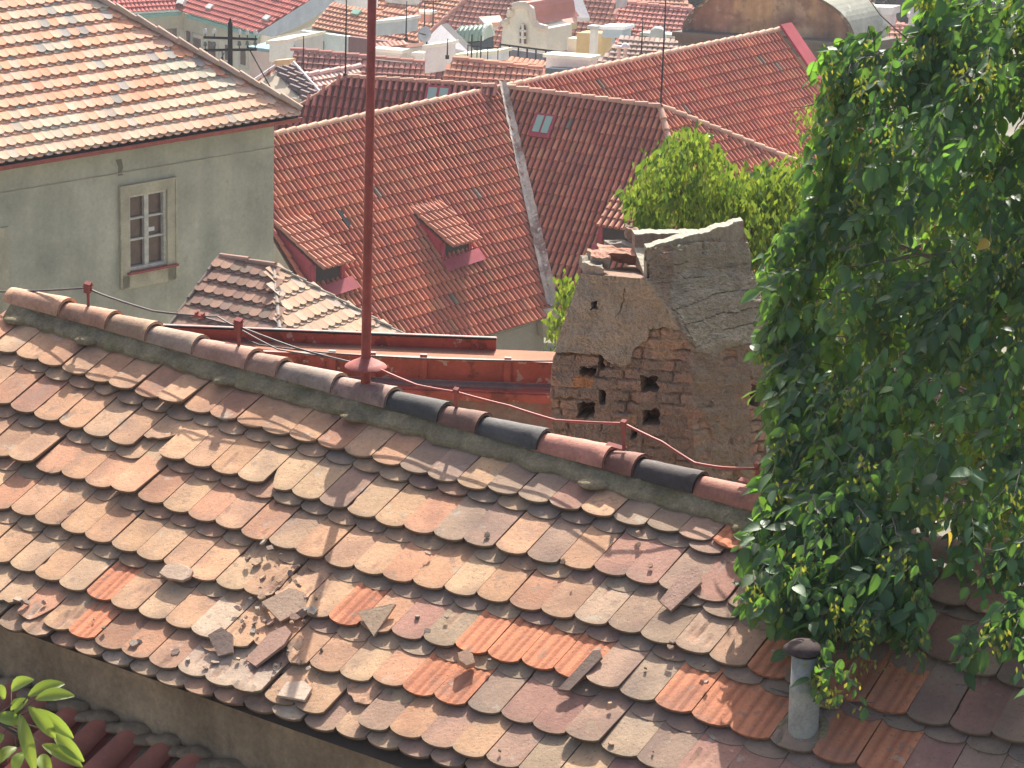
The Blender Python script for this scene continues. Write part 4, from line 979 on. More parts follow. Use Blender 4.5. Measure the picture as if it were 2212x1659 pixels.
# --- palace with green gutter, top left
zq = at(388, 24, 150)[2]
pal = thing('palace', 'long cream palace with light red roof and green gutters at the upper left', 'palace', A3((pz(388, 24, zq)[0], pz(388, 24, zq)[1], gzat(140))))
pL = roofplane(150, 37, 388, 23, zq, 35); pR = roofplane(388, 23, 556, 72, zq, 35)
mb = MB()
rib_tiles(mb, pL, [pL.huv(x, y) for x, y in [(150, 36), (388, 23), (408, -25), (150, -25)]], .22, .32, fc(LRED), n=3, trough=(.40, .11, .09), flat=True)
rib_tiles(mb, pR, [pR.huv(x, y) for x, y in [(388, 23), (556, 72), (712, -25), (408, -25)]], .22, .32, fc(LRED), n=3, trough=(.40, .11, .09), flat=True); mb.build('roof', M_far, pal)
mb = MB(); cw_ = (.72, .68, .56); Cc = pz(388, 23, zq); La = pz(150, 37, zq); Ra = pz(556, 72, zq); Re = pz(590, 80, zq)
hL = nrm(A3((pL.D[0], pL.D[1], 0))); hR = nrm(A3((pR.D[0], pR.D[1], 0)))
def inn(p, o): return p-nrm(hL+hR)*o
mb.quad(inn(La, .8), inn(Cc, .8), dn(inn(Cc, .8), 12), dn(inn(La, .8), 12), cw_); mb.quad(inn(Cc, .8), inn(Ra, .8), dn(inn(Ra, .8), 12), dn(inn(Cc, .8), 12), cw_)
mb.quad(inn(Ra, .8), inn(Ra, .8)+A3((3, 12, 0)), dn(inn(Ra, .8)+A3((3, 12, 0)), 12), dn(inn(Ra, .8), 12), cw_)
mb.build('wall', M_wall, pal)
mb = MB()
for (a_, b_, hh) in ((La, Cc, hL), (Cc, Ra, hR)):
    d_ = nrm(b_-a_)
    for (o, z0, z1) in ((.55, -.2, -.7), (.7, -.7, -1.1)): q = inn(a_, o); mb.box(q+UP*z1, b_-a_, -nrm(hL+hR)*.5, UP*(z0-z1), (.60, .56, .45))
mb.build('cornice', M_wall, pal)
mb = MB()
for (a_, b_) in ((La, Cc), (Cc+nrm(Ra-Cc)*.6, Ra)): q = a_+nrm(hL+hR)*.05; mb.box(q-UP*.25, b_-a_, -nrm(hL+hR)*.5, UP*.16, (.24, .50, .42)); mb.box(q+UP*.0, b_-a_, -nrm(hL+hR)*.6, UP*.06, (.75, .85, .75))
mb.build('gutter', M_metal, pal)
mb = MB(); ridge_line(mb, Cc+UP*.2, pL.hit(408, -20)+UP*.2, .3, lambda: (.7, .72, .62), 1.5, n=4); mb.build('hip_flashing', M_metal, pal)
wW = inn(Cc, .8)
def facade(x, y, left):
    n__ = nrm(np.cross((inn(Cc, .8)-inn(La, .8)) if left else (inn(Ra, .8)-inn(Cc, .8)), UP)); r = ray(x, y); return r*((wW@n__)/(r@n__)), n__
for (x0, y0, x1, y1) in [(296, 64, 322, 86), (356, 62, 380, 92), (406, 66, 414, 97), (421, 80, 436, 114), (453, 88, 468, 119), (523, 104, 533, 138), (490, 96, 501, 128)]:
    left = x1 < 390; a_, n__ = facade(x0, y0, left); b_, _ = facade(x1, y0+(0 if left else (x1-x0)*.28), left); c_, _ = facade(x0, y1, left); n__ = n__ if n__[1] < 0 else -n__
    h = a_[2]-c_[2]; U = b_-a_; U[2] = 0
    mb = MB(); mb.box(a_-UP*h-nrm(U)*.2-UP*.2, U+nrm(U)*.4, n__*.07, UP*(h+.4), (.64, .60, .50)); o = mb.build('window', M_wall, pal)
    mb = MB(); mb.box(a_-UP*h, U, n__*.11, UP*h, (.12, .12, .11)); mb.build('pane', M_glass, o)
for (x, y) in ((455, 18), (578, 42), (603, -4)):
    u, v = pR.huv(x, y); mb = MB(); mb.box(pR.w(u-.2, v-.15, .05), pR.U*.42, pR.D*.3, pR.N*.12, (.6, .63, .58)); mb.build('roof_hatch', M_metal, pal)
# white curved parapet gable at the palace end
mb = MB(); zz = zq; pts = [(556, 73), (705, -22), (775, -22), (700, 22), (655, 52), (620, 68), (588, 80)]
P3 = [at(x, y, 141-(556-x)*-.03) for x, y in pts]; mb.poly(P3, (.62, .66, .66)); th_ = A3((1.0, 1.5, 0)); n = len(P3)
for i in range(n): a_, b_ = P3[i], P3[(i+1) % n]; mb.quad(a_, b_, b_+th_, a_+th_, (.6, .6, .55))
for i in range(n-1): pass
tag(mb.build('parapet_gable', M_wall), 'pale grey-white parapet gable sweeping down beside the light red palace roof', 'wall')
# --- row of houses
t, pl = far_house('house with bright orange roof beside the white parapet gable', (673, 60, 800, 84), 128, 33, [(673, 60), (800, 84), (905, 92), (905, 20), (800, 22), (716, 9)], ORA, pit=.24, ex=.36)
u, v = pl.huv(771, 31); mb = MB(); mb.box(pl.w(u-.2, v-.15, .05), pl.U*.42, pl.D*.3, pl.N*.12, (.25, .48, .35)); mb.build('roof_hatch', M_metal, t)
block('long white parapet wall pierced by six slots below the orange roof', 650, 66, 752, 79, 31, 124, .5, (.72, .78, .72), name='parapet_wall', cat='wall', drop=.5)
for i in range(6):
    q = at(664+i*15, 85+i*2.2, 123.6); mb = MB(); mb.box(q, A3((.12, 0, 0)), A3((0, .5, 0)), -UP*.55, (.2, .25, .22)); tag(mb.build('wall_slot', M_metal), 'dark drain slot in the long white parapet wall', 'vent', 'six alike drain slots in the white parapet wall')
block('dark maroon wall panel right of the slotted parapet', 753, 79, 925, 100, 33, 123, .6, (.24, .13, .13), name='firewall', cat='wall', drop=.5)
far_house('house with dusky pink roof whose long ridge runs behind the red mast', (630, 172, 948, 190), 101, 38, [(622, 175), (640, 112), (950, 143), (1000, 200), (622, 200)], [(.44, .20, .16), (.47, .22, .18), (.42, .19, .16)], ridge=[(628, 108, 950, 140)], pit=.22, ex=.36)
far_house('little sunlit roof of pale pink tiles with ridge tiles left of the rear wing', (639, 168, 776, 146), 97, 36, [(639, 168), (776, 146), (785, 172), (672, 212)], [(.68, .47, .39), (.70, .50, .42), (.64, .44, .36)], ridge=[(639, 167, 776, 145)], pit=.22, ex=.36)
# temple-like gable
A_ = at(539, 188, 92); B_ = pz(652, 217, A_[2]); ap = (A_+B_)/2; U = nrm(B_-A_)
gt = thing('gabled_house', 'beige triangular pediment with white-edged dark tiled slope peeping over the hip', 'house', dn(ap, 9), 'houses of the town below')
apx = at(595, 152, 92.2); bkv = A3((math.sin(rad(40)), math.cos(rad(40)), 0))*.8
mb = MB(); mb.poly([A_, B_, apx], (.60, .50, .37)); mb.poly([A_, B_, dn(B_, 9), dn(A_, 9)], (.62, .56, .45)); mb.quad(B_, B_+bkv, dn(B_+bkv, 9), dn(B_, 9), (.6, .5, .4)); mb.quad(A_+bkv, A_, dn(A_, 9), dn(A_+bkv, 9), (.6, .5, .4)); mb.build('pediment', M_wall, gt)
mb = MB(); pr = pl3(apx, B_, B_+bkv); 
o_ = .25; rib_tiles(mb, pr, [pr.uv(apx-bkv*.05), pr.uv(B_-bkv*.05+(B_-apx)*.05), pr.uv(B_+bkv+(B_-apx)*.05), pr.uv(apx+bkv)], .3, .4, fc([(.14, .11, .11), (.18, .13, .12)], .15), n=3, trough=(.08, .07, .07))
pq = pl3(apx, A_, A_+bkv); rib_tiles(mb, pq, [pq.uv(apx), pq.uv(A_+(A_-apx)*.05), pq.uv(A_+bkv+(A_-apx)*.05), pq.uv(apx+bkv)], .22, .36, fc(PINK), n=3); mb.build('roof', M_far, gt)
mb = MB(); mb.tube([A_+UP*.12+(A_-apx)*.04, apx+UP*.15], .045, (.78, .76, .7), 6); mb.tube([apx+UP*.15+bkv*1.0, B_+UP*.15+bkv*1.0+(B_-apx)*.04], .045, (.75, .74, .7), 6); mb.build('verge', M_wall, gt)
block('short ochre chimney directly above the beige pediment', 592, 131, 625, 128, 24, 97, .8, (.62, .50, .30), None)
block('white box-shaped stack with a brown plate above the ochre chimney', 582, 88, 619, 85, 45, 106, 1.0, (.66, .66, .62), WHT)
block('low white flat-roofed building behind the utility pole crossarms', 584, 86, 655, 77, 26, 112, 3, (.48, .48, .45), (.72, .70, .55), name='flat_roofed_house', cat='house', drop=2)
block('blush-coloured wall with small grey-blue roof right of the utility pole', 541, 100, 586, 106, 60, 110, 3, (.62, .50, .45), (.22, .34, .38), name='pink_house', cat='house', drop=2)
# grey dormer box, chimney blocks left of centre
block('grey-clad roof dormer box with white rounded top right of the mast', 812, 45, 875, 39, 32, 119, 2.2, (.55, .60, .60), (.78, .78, .74), name='box_dormer', cat='dormer')
block('long low rough grey chimney with white top right of the mast', 808, 103, 867, 108, 28, 105, .8, (.50, .47, .45), WHT)
block('small white chimney left of the tall white stack', 896, 113, 921, 114, 26, 107, .7, (.62, .63, .64), WHT)
tw2 = block('tall white stack with flat cap standing on the orange roof right of the mast', 919, 97, 966, 91, 60, 100, 1.2, (.72, .69, .68), (.82, .82, .72))
far_house('small light salmon roof strip between the long grey chimney and the white stack', (808, 108, 910, 97), 112, 30, [(806, 112), (912, 99), (925, 92), (800, 96)], PINK, pit=.24)
far_house('orange roof at the top of the photo left of the big hipped roof', (885, 90, 1010, 108), 136, 33, [(870, 95), (1000, 110), (1010, 20), (1030, -20), (800, -20), (800, 20)], ORA, pit=.24, ex=.4)
block('red-brown chimney with white top left of the big hipped roof', 896, 23, 928, 25, 21, 131, .9, (.48, .22, .18), WHT)
block('white wall block with dark opening at the top of the photo right of the mast', 832, -12, 905, -4, 16, 138, 2, (.68, .66, .64), name='white_wall', cat='wall')
block('white chimney at the top edge left of the mast', 722, -18, 800, -8, 26, 133, 1.4, (.70, .68, .66), name='white_wall', cat='wall')
block('large white attic wall at the top edge left of the big hipped roof', 912, -30, 1000, -18, 34, 141, 3, (.72, .70, .70), name='white_wall', cat='wall')
# gable wall + green barrel roof
A_ = at(915, 90, 113); B_ = pz(1012, 112, A_[2]); apx = at(953, 53, 113.3)
gw = thing('white_gable_house', 'white gabled house with curved green copper roof in front of the big hipped roof', 'house', dn(A_, 9), 'houses of the town below')
mb = MB(); bkv = A3((.6, .8, 0))*.4
for o in (A3((0, 0, 0)), bkv): mb.poly([A_+o, B_+o, apx+o], (.72, .68, .66))
mb.quad(A_, B_, dn(B_, 6), dn(A_, 6), (.7, .66, .64)); mb.quad(A_, apx, apx+bkv, A_+bkv, (.1, .1, .1)); mb.quad(B_, apx, apx+bkv, B_+bkv, (.1, .1, .1)); mb.build('gable', M_wall, gw)
mb = MB(); a_ = at(982, 92, 113.5); U = pz(1042, 88, a_[2])-a_; W_ = A3((.35, .93, 0))*1.2; n = 10
vs = []
for k in range(n+1):
    t = math.pi*k/n; vs += [a_+W_*(.5-.5*math.cos(t))+UP*.5*math.sin(t), a_+U+W_*(.5-.5*math.cos(t))+UP*.5*math.sin(t)]
mb.add(vs, [(2*k, 2*k+1, 2*k+3, 2*k+2) for k in range(n)], (.30, .42, .32)); mb.poly([vs[2*k] for k in range(n+1)], (.3, .4, .3)); mb.poly([vs[2*k+1] for k in range(n+1)], (.5, .6, .5))
for q in np.linspace(0, 1, 7):
    mb.tube([a_+U*q+W_*(.5-.5*math.cos(math.pi*k/n))+UP*(.52*math.sin(math.pi*k/n)) for k in range(n+1)], .035, (.25, .36, .28), 4, False)
mb.tube([a_+U*.98+W_*(.5-.5*math.cos(math.pi*k/n))+UP*(.54*math.sin(math.pi*k/n)) for k in range(n+1)], .07, (.75, .82, .70), 5)
mb.build('copper_barrel_roof', M_metal, gw)
mb = MB(); mb.box(a_-UP*.55, U, W_, UP*.5, (.07, .09, .10)); mb.box(a_-UP*2.0+A3((0, -.4, 0)), U*1.05, W_, UP*1.4, (.55, .62, .64)); mb.build('attic_wall', M_wall, gw)
# big hipped roof with baroque dormer
t_big, plK = far_house('big pinkish-red hipped roof carrying the curved baroque dormer', (925, 110, 1220, 140), 122, 40, [(915, 112), (925, 78), (1030, -25), (1330, -25), (1330, 60), (1290, 135)], PINK, pit=.25, ex=.38, ridge=[(925, 76, 1020, -10)])
def face_at(x, y, A_, n_): r = ray(x, y); return r*((A_@n_)/(r@n_))
A_ = at(1082, 104, 117); B_ = pz(1182, 117, A_[2]); n_ = nrm(np.cross(B_-A_, UP))
bd = thing('baroque_dormer', 'cream baroque dormer gable with curved outline, arched window and pink tiled side roof', 'dormer', A_)
out = [(1082, 104), (1084, 77), (1087, 52), (1096, 46), (1102, 34), (1105, 20), (1112, 13), (1125, 10), (1138, 10), (1148, 20), (1152, 42), (1160, 54), (1170, 59), (1182, 62), (1180, 117)]
P3 = [face_at(x, y, A_, n_) for x, y in out]; bkv = A3((.66, .75, 0)); mb = MB(); mb.poly(P3, (.76, .70, .58)); n = len(P3)
for i in range(n): a_, b_ = P3[i], P3[(i+1) % n]; mb.quad(a_, b_, b_+bkv*1.5, a_+bkv*1.5, (.72, .66, .55))
mb.build('gable_front', M_wall, bd)
mb = MB(); mb.tube([p+n_*(-.05 if n_[1] > 0 else .05) for p in P3[2:14]], .16, (.70, .60, .48), 6); mb.build('moulding', M_wall, bd)
def wq(x, y, o): p = face_at(x, y, A_, n_); return p-(n_ if n_[1] > 0 else -n_)*o
mb = MB(); arch = [(1125, 92), (1125, 62), (1128, 54), (1133, 51), (1137, 54), (1139, 62), (1139, 94)]
mb.poly([wq(x+(x-1132)*.35, y+(y-72)*.1, .06) for x, y in arch], (.62, .54, .42)); o = mb.build('window_frame', M_wall, bd)
mb = MB(); mb.poly([wq(x, y, .10) for x, y in arch], (.2, .2, .2)); mb.build('pane', M_glass, o)
mb = MB()
for (a_, b_) in (((1132, 51), (1132, 94)), ((1125, 65), (1139, 66)), ((1125, 79), (1139, 80))): mb.tube([wq(*a_, .13), wq(*b_, .13)], .05, (.75, .72, .65), 4)
mb.build('glazing_bar', M_wall, o)
mb = MB(); R1 = [at(1161, 12, 117.5), at(1230, 6, 119.5), at(1247, 49, 119), at(1190, 52, 117.5), at(1168, 38, 117.3)]; R1b = [p-UP*.25 for p in R1]
mb.poly(R1, (.74, .46, .38)); mb.poly([R1b[i] for i in (4, 3, 2, 1, 0)], (.6, .4, .3))
for i in range(5): mb.quad(R1[i], R1[(i+1) % 5], R1b[(i+1) % 5], R1b[i], (.6, .5, .3))
mb.build('side_roof', M_far, bd)
mb = MB(); mb.box(R1[2]+UP*.05, R1[1]-R1[2], A3((.5, .1, 0)), UP*.15, (.82, .78, .74)); q_ = [at(1172, 62, 117.6), at(1222, 55, 119), at(1190, 100, 118.4), at(1181, 113, 117.6)]; mb.poly(q_, (.68, .60, .54)); mb.poly([p+A3((.2, .6, 0)) for p in q_], (.68, .6, .54)); mb.build('side_wall', M_wall, bd)
mb = MB(); vs = []; arc = [(1103, 34), (1106, 16), (1116, 8), (1130, 5), (1143, 7), (1150, 20), (1153, 40), (1162, 53)]
for x, y in arc: p = wq(x, y-2, .15); vs += [p, p+bkv*2.6]
mb.add(vs, [(2*i, 2*i+1, 2*i+3, 2*i+2) for i in range(len(arc)-1)], (.50, .20, .16)); mb.build('curved_roof', M_far, bd)
# small left dormer
mb = MB(); R2 = [at(1034, 36, 119), at(1080, 33, 120), at(1086, 47, 119.6), at(1046, 50, 118.6)]; mb.hexa([p-UP*.2 for p in R2], R2, (.72, .45, .37)); ld = thing('small_dormer', 'small dormer with light pink roof left of the baroque dormer', 'dormer', R2[3]); mb.build('roof', M_far, ld)
mb = MB(); q_ = [at(1040, 51, 118.8), at(1084, 48, 119.6), at(1062, 74, 119), at(1030, 62, 118.8)]; mb.hexa([p+A3((.1, .5, 0)) for p in q_], q_, (.70, .63, .55)); mb.build('wall', M_wall, ld)
# terrace wall, rail
block('long dark grey terrace wall under the baroque dormer', 1080, 104, 1182, 118, 24, 114, .4, (.16, .16, .18), name='terrace_wall', cat='wall', drop=0)
t, _ = far_house('narrow orange roof strip below the dark terrace wall', (1080, 140, 1180, 152), 110, 33, [(1080, 141), (1182, 155), (1182, 134), (1080, 121)], ORA, pit=.24)
t, plh = far_house('bright orange roof with long ridge in front of the dark terrace wall', (950, 190, 1171, 205), 98, 38, [(940, 195), (978, 128), (1171, 152), (1180, 205)], ORA, ridge=[(978, 127, 1171, 150)], pit=.22, ex=.36)
rail = MB(); pts = [(1081, 96), (1120, 101), (1158, 106), (1200, 111), (1274, 120)]
rp_ = [at(x, y, 111) for x, y in pts]; rail.tube(rp_, .035, (.08, .08, .08), 4); rail.tube([p-UP*.55 for p in rp_], .02, (.08, .08, .08), 4)
for p in rp_+[(rp_[i]+rp_[i+1])/2 for i in range(4)]: rail.tube([p, p-UP*2.0*(.4 if p[0] > 1e9 else 1)], .03, (.08, .08, .08), 4)
tag(rail.build('railing', M_dark), 'thin black railing along the terrace under the baroque dormer', 'railing')
rail = MB(); base_ = [(1010, 132), (1030, 134), (1053, 136), (1075, 138)]
for x, y in base_: p = at(x, y, 104); rail.tube([p, p+UP*.6], .018, (.08, .08, .08), 4)
for h in (.1, .55): rail.tube([at(1010, 132, 104)+UP*h, at(1075, 138, 104)+UP*h], .018, (.08, .08, .08), 4)
for x, y in ((1038, 134), (1018, 132)): p = at(x, y, 104); rail.tube([p, p+UP*.95], .028, (.08, .08, .08), 5)
tag(rail.build('railing', M_dark), 'small black roof-terrace frame beside the curved green roof', 'railing')
block('white terrace parapet behind the small black roof frame', 985, 117, 1079, 108, 24, 106.5, 1.5, (.66, .70, .72), (.78, .78, .60), name='terrace_parapet', cat='wall')
block('wide white chimney block with pale top right of the terrace', 1180, 116, 1274, 123, 30, 104, 1.2, (.74, .67, .66), (.80, .80, .70))
block('dark blue-grey metal flashing under the wide white chimney block', 1180, 147, 1270, 152, 14, 103.5, .9, (.09, .12, .15), name='roof_flashing', cat='flashing')
block('ochre chimney-like wall block left of the blue-grey box', 1246, 71, 1300, 72, 48, 110, 1.6, (.56, .42, .22), None, name='ochre_block', cat='wall')
block('white vertical downpipe-like pillar on the ochre block', 1275, 55, 1287, 56, 62, 109.5, .5, (.66, .64, .60), (.5, .5, .48), name='pillar', cat='pillar')
block('blue-grey metal ventilation box standing on the pinkish roofs', 1302, 56, 1346, 57, 24, 108.5, 1.4, (.36, .44, .50), (.78, .82, .85), name='ventilation_box', cat='ventilation box')
block('small arched cream dormer left of the ochre block', 1226, 82, 1246, 84, 30, 111, 1, (.70, .62, .50), None, name='arched_dormer', cat='dormer')
far_house('pinkish-red roof behind the ventilation box with a chimney shadow', (1290, 120, 1480, 138), 124, 35, [(1288, 140), (1298, 60), (1327, 3), (1516, 25), (1500, 130)], [(.56, .24, .20), (.60, .27, .22), (.54, .23, .19)], ridge=[(1327, 3, 1516, 25)], pit=.24, ex=.36)
block('pale wall with deep edge casting a shadow on the pinkish-red roof', 1298, -25, 1322, -22, 42, 123.5, 3, (.60, .58, .54), name='white_wall', cat='wall')
far_house('house with orange hipped roof at the top edge left of the vaulted building', (1340, 20, 1510, 30), 150, 33, [(1330, 12), (1515, 28), (1475, -5), (1440, -25), (1330, -25)], ORA, pit=.28)
far_house('weathered brown-striped low roof just beyond the main red ridge', (1275, 150, 1480, 165), 106, 30, [(1275, 150), (1345, 80), (1482, 88), (1500, 160)], BRN, pit=.22, ex=.34)
block('broad dark chimney with green-grey cover slab left of the vaulted building', 1388, 70, 1464, 75, 30, 113, 1.0, (.22, .17, .15), (.42, .46, .38))
# dome vent, ball pipes, dish
b0_ = at(1419, 112, 109); dv = thing('domed_vent', 'reddish round flue with grey dome-shaped hood before the broad dark chimney', 'vent', b0_)
mb = MB(); mb.lathe(b0_, [(.28, -.6), (.27, .45), (.3, .5)], (.45, .26, .2), 14); mb.build('flue', M_wall, dv, smooth=True); mb = MB(); mb.lathe(b0_, [(.3, .45), (.36, .48), (.34, .52), (.27, .8), (.15, .92), (0, .95)], (.42, .43, .38), 14); mb.lathe(b0_, [(.30, .47), (.36, .44), (.30, .52)], (.5, .52, .45), 14); mb.build('hood', M_metal, dv, smooth=True)
for x, lab, ball in ((1336, 'white flue pipe with flat hood just beyond the main red ridge', 0), (1350, 'white flue pipe topped by a bright ball just beyond the main red ridge', 1)):
    p = at(x, 128, 100); mb = MB(); mb.lathe(p, [(.07, -.8), (.07, .42)], (.75, .62, .55), 8)
    if ball: mb.lathe(p+UP*.45, [(.02, -.09), (.12, -.06), (.15, .0), (.12, .07), (0, .12)], (.85, .85, .85), 10)
    else: mb.lathe(p+UP*.42, [(0.02, 0), (.16, .0), (.16, .03), (0, .06)], (.8, .8, .75), 10)
    tag(mb.build('flue_pipe', M_wall, smooth=True), lab, 'flue pipe')
p = at(921, 76, 112); sd_ = thing('satellite_dish', 'grey satellite dish on a thin pole left of the white gable', 'satellite dish', dn(p, .3))
mb = MB(); mb.lathe(p, [(0, .05), (.15, .06), (.30, .12), (.31, .14), (.15, .1)], (.60, .60, .60), 16, A3((-.5, -.8, .3))); mb.build('dish', M_metal, sd_, smooth=True); mb = MB(); mb.tube([p-UP*.6, p+A3((.05, .1, .1))], .035, (.2, .2, .2), 6); mb.tube([p, p+A3((-.25, -.4, .15))], .02, (.2, .2, .2), 5); mb.build('pole', M_dark, sd_)
vert_rod(655, 168, 99, 88, .035, 'short black rod on the pale pink little roof')
vert_rod(877, 88, 117, 82, .035, 'black rod right of the grey box dormer')
vert_rod(916, 88, 118, 100, .03, 'slender aerial with small crossbars by the satellite dish', [(.95, .5), (.9, .4), (.85, .5)])
vert_rod(935, 60, 130, 62, .035, 'aerial with dense crossbars at the top edge left of the hipped roof', [(.95, .7), (.88, .7), (.8, .7)])
vert_rod(966, 127, 99, 42, .03, 'thin rod in front of the white gable wall')
vert_rod(1385, 122, 100, 82, .03, 'thin rod left of the broad dark chimney')
vert_rod(1361, 78, 112, 22, .03, 'short aerial right of the ventilation box', [(.4, .5), (.2, .4)])
# --- utility pole with insulators
p = at(497, 178, 76); up_ = thing('utility_pole', 'black utility pole with two crossarms of insulators before the palace wall', 'utility pole', p-UP*3)
k = 1/(FOC/76*math.cos(TH)); mb = MB(); top = p+UP*125*k; mb.tube([p-UP*3, top], [.085, .06], (.04, .04, .04), 8); mb.build('pole', M_dark, up_)
mb = MB(); mb.tube([top-UP*.02, top+UP*.12], [.05, .01], (.04, .04, .04), 6)
for (yy, L, dz) in ((86, .80, .1), (110, .80, .15)):
    c = p+UP*(178-yy)*k; d = nrm(A3((1, -.5, dz))); mb.tube([c-d*L, c+d*L], .035, (.05, .05, .05), 5)
    for s in (-.95, -.6, .35, .65, .95): q = c+d*L*s; mb.tube([q, q+UP*.13], .012, (.05, .05, .05), 4)
mb.build('crossarm', M_dark, up_)
for (yy, L, dz, cc) in ((86, .80, .1, (.6, .6, .62)), (110, .80, .15, (.12, .16, .15))):
    c = p+UP*(178-yy)*k; d = nrm(A3((1, -.5, dz)))
    for s in (-.95, -.6, .35, .65, .95):
        q = c+d*L*s+UP*.1; mb = MB(); mb.lathe(q, [(.02, 0), (.055, .02), (.05, .06), (.04, .08), (.045, .11), (0, .14)], cc, 8); mb.build('insulator', M_metal, up_, smooth=True)
mb = MB(); 
for (a_, b_) in (((535, 100), (585, 190)), ((484, 114), (462, 160)), ((430, 112), (424, 130)), ((480, 110), (484, 175))): mb.tube([at(*a_, 76), at(*b_, 75)], .02, (.1, .1, .1), 4)
mb.build('stay_wire', M_dark, up_)
# --- vaulted building
A_ = at(1487, 68, 98); B_ = pz(1836, 90, A_[2]); U = B_-A_; Wv = np.linalg.norm(U); Uv = U/Wv; Hv = 100/(FOC/98*math.cos(TH))
bkd = A3((math.sin(rad(46)), math.cos(rad(46)), 0)); LB = 1.7
vb = thing('vaulted_building', 'large old building with stained ochre lunette and grey-green barrel roof behind the red ridge', 'building', dn((A_+B_)/2, 9))
nS = 36; arc = []; 
for k in range(nS+1): t = math.pi*k/nS; arc.append(A_+U*(.5-.5*math.cos(t))+UP*Hv*math.sin(t))
mb = MB(); vs = []; cs = []
nR = 14
fn = nrm(np.cross(UP, Uv)); fn = fn if fn[1] < 0 else -fn
for j in range(nR+1):
    for k in range(nS+1):
        lo = A_+U*(.5-.5*math.cos(math.pi*k/nS)); q = lo+(arc[k]-lo)*j/nR
        vs.append(q); x_, y_ = px(q); c = (.55, .38, .20)
        d_ = nz((x_*.012, y_*.03, 2)); ed = np.linalg.norm(q-(A_+B_)/2)/(Wv/2)
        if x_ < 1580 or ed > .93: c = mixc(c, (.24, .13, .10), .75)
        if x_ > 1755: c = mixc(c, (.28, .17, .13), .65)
        if 1650 < x_ < 1660: c = (.50, .38, .24)
        if 1668 < x_ < 1750: c = mixc(c, (.46, .38, .27), .6)
        c = mixc(c, (.25, .16, .12), max(0, d_*1.6)); cs.append(c)
mb.add(vs, [(j*(nS+1)+k, j*(nS+1)+k+1, (j+1)*(nS+1)+k+1, (j+1)*(nS+1)+k) for j in range(nR) for k in range(nS)], cs)
M_lun = surf('stained_ochre', streak=(2.5, .35), rough=.95, var=(.8, .25), fine=(5, .2), stain=[(1.2, .56, .62, (.20, .11, .09), .6), (3, .6, .66, (.5, .42, .3), .5)], bump=(6, .5, .04)); mb.build('lunette', M_lun, vb)
mb = MB(); 
for sc0, sc1, o0, c in ((1.0, 1.0, -.5, (.34, .36, .28)),):
    outer = [A_+U*.5+(q-(A_+U*.5))*1.07 for q in arc]; vs = []
    for k in range(nS+1): vs += [outer[k]+fn*.3, outer[k]+bkd*LB]
    cs = []
    for k in range(nS+1): cc = mixc((.36, .36, .27), (.50, .50, .42), .5+.5*nz((k*.8, 1, 1))); cs += [cc, cc]
    mb.add(vs, [(2*k, 2*k+1, 2*k+3, 2*k+2) for k in range(nS)], cs)
    vs = []
    for k in range(nS+1): vs += [arc[k]+fn*.02, outer[k]+fn*.3]
    mb.add(vs, [(2*k, 2*k+1, 2*k+3, 2*k+2) for k in range(nS)], (.22, .19, .15))
    mb.poly([q+bkd*LB for q in outer], (.3, .25, .2))
M_vr = surf('weathered_sheet_roof', rough=.8, var=(.7, .2), fine=(6, .15), stain=[(2.2, .58, .62, (.66, .66, .56), .7)], bump=None); mb.build('barrel_roof', M_vr, vb)
mb = MB(); 
for i in range(4): mb.box(A_-Uv*(.5-.1*i)+fn*(.45-.1*i)-UP*(.10+.16*i), U+Uv*(1.0-.2*i), bkd*LB, UP*.15, (.17, .16, .13))
mb.build('cornice', M_wall, vb)
mb = MB(); mb.box(A_-UP*9+bkd*.2, U, bkd*(LB-.4), UP*8.4, (.40, .29, .19)); mb.build('wall', M_lun, vb)
# --- right: roofs and chimneys behind, plus woods
far_house('pinkish roof to the right of the vaulted building', (1820, 120, 2100, 135), 140, 35, [(1820, 130), (1884, 52), (2100, 68), (2120, 140)], PINK, ridge=[(1881, 51, 2100, 68)], pit=.28, ex=.4)
far_house('sloping pink roof edge directly above the grey-green barrel roof', (1800, 40, 1960, 52), 148, 35, [(1800, 50), (1820, -25), (1860, -10), (1960, 58)], PINK, pit=.28, ex=.4)
block('big white rendered chimney right of the vaulted building', 1874, 14, 1925, 15, 40, 139, 1.4, (.70, .63, .62), (.78, .76, .74), capo=.12, capt=.35)
p = at(1974, 72, 137); oc = thing('white_chimney', 'slim white chimney with rounded top left of the elm tree', 'chimney', p)
mb = MB(); k = 1/(FOC/137*math.cos(TH)); mb.lathe(p, [(13*k, -8*k), (13*k, 30*k), (17*k, 33*k), (17*k, 42*k), (12*k, 46*k), (11*k, 58*k), (0, 60*k)], (.68, .62, .60), 6); mb.build('shaft', M_wall, oc)
def foliage(mb, n, fpos, size, cols, up=.4, asp=.6):
    for _ in range(n):
        p = fpos()
        if p is None: continue
        d = nrm(A3((random.gauss(0, 1), random.gauss(0, 1), random.gauss(-.3, .8)))); s = nrm(np.cross(d, A3((random.gauss(0, 1), random.gauss(0, 1), random.gauss(0, 1))))); L = size*random.uniform(.6, 1.3)
        mb.add([p, p+d*L*.5+s*L*asp*.5, p+d*L, p+d*L*.5-s*L*asp*.5], [(0, 1, 2, 3)], jit(random.choice(cols), .15))
def pos_in(poly, d0, d1, gap=None, gs=.02):
    xs = [q[0] for q in poly]; ys = [q[1] for q in poly]
    def f():
        for _ in range(30):
            x = random.uniform(min(xs), max(xs)); y = random.uniform(min(ys), max(ys))
            if inside(x, y, poly):
                d = random.uniform(d0, d1)
                if gap is not None and mn.noise(Vector((x*gs, y*gs, d*.8))) < gap: continue
                return at(x, y, d)
        return None
    return f
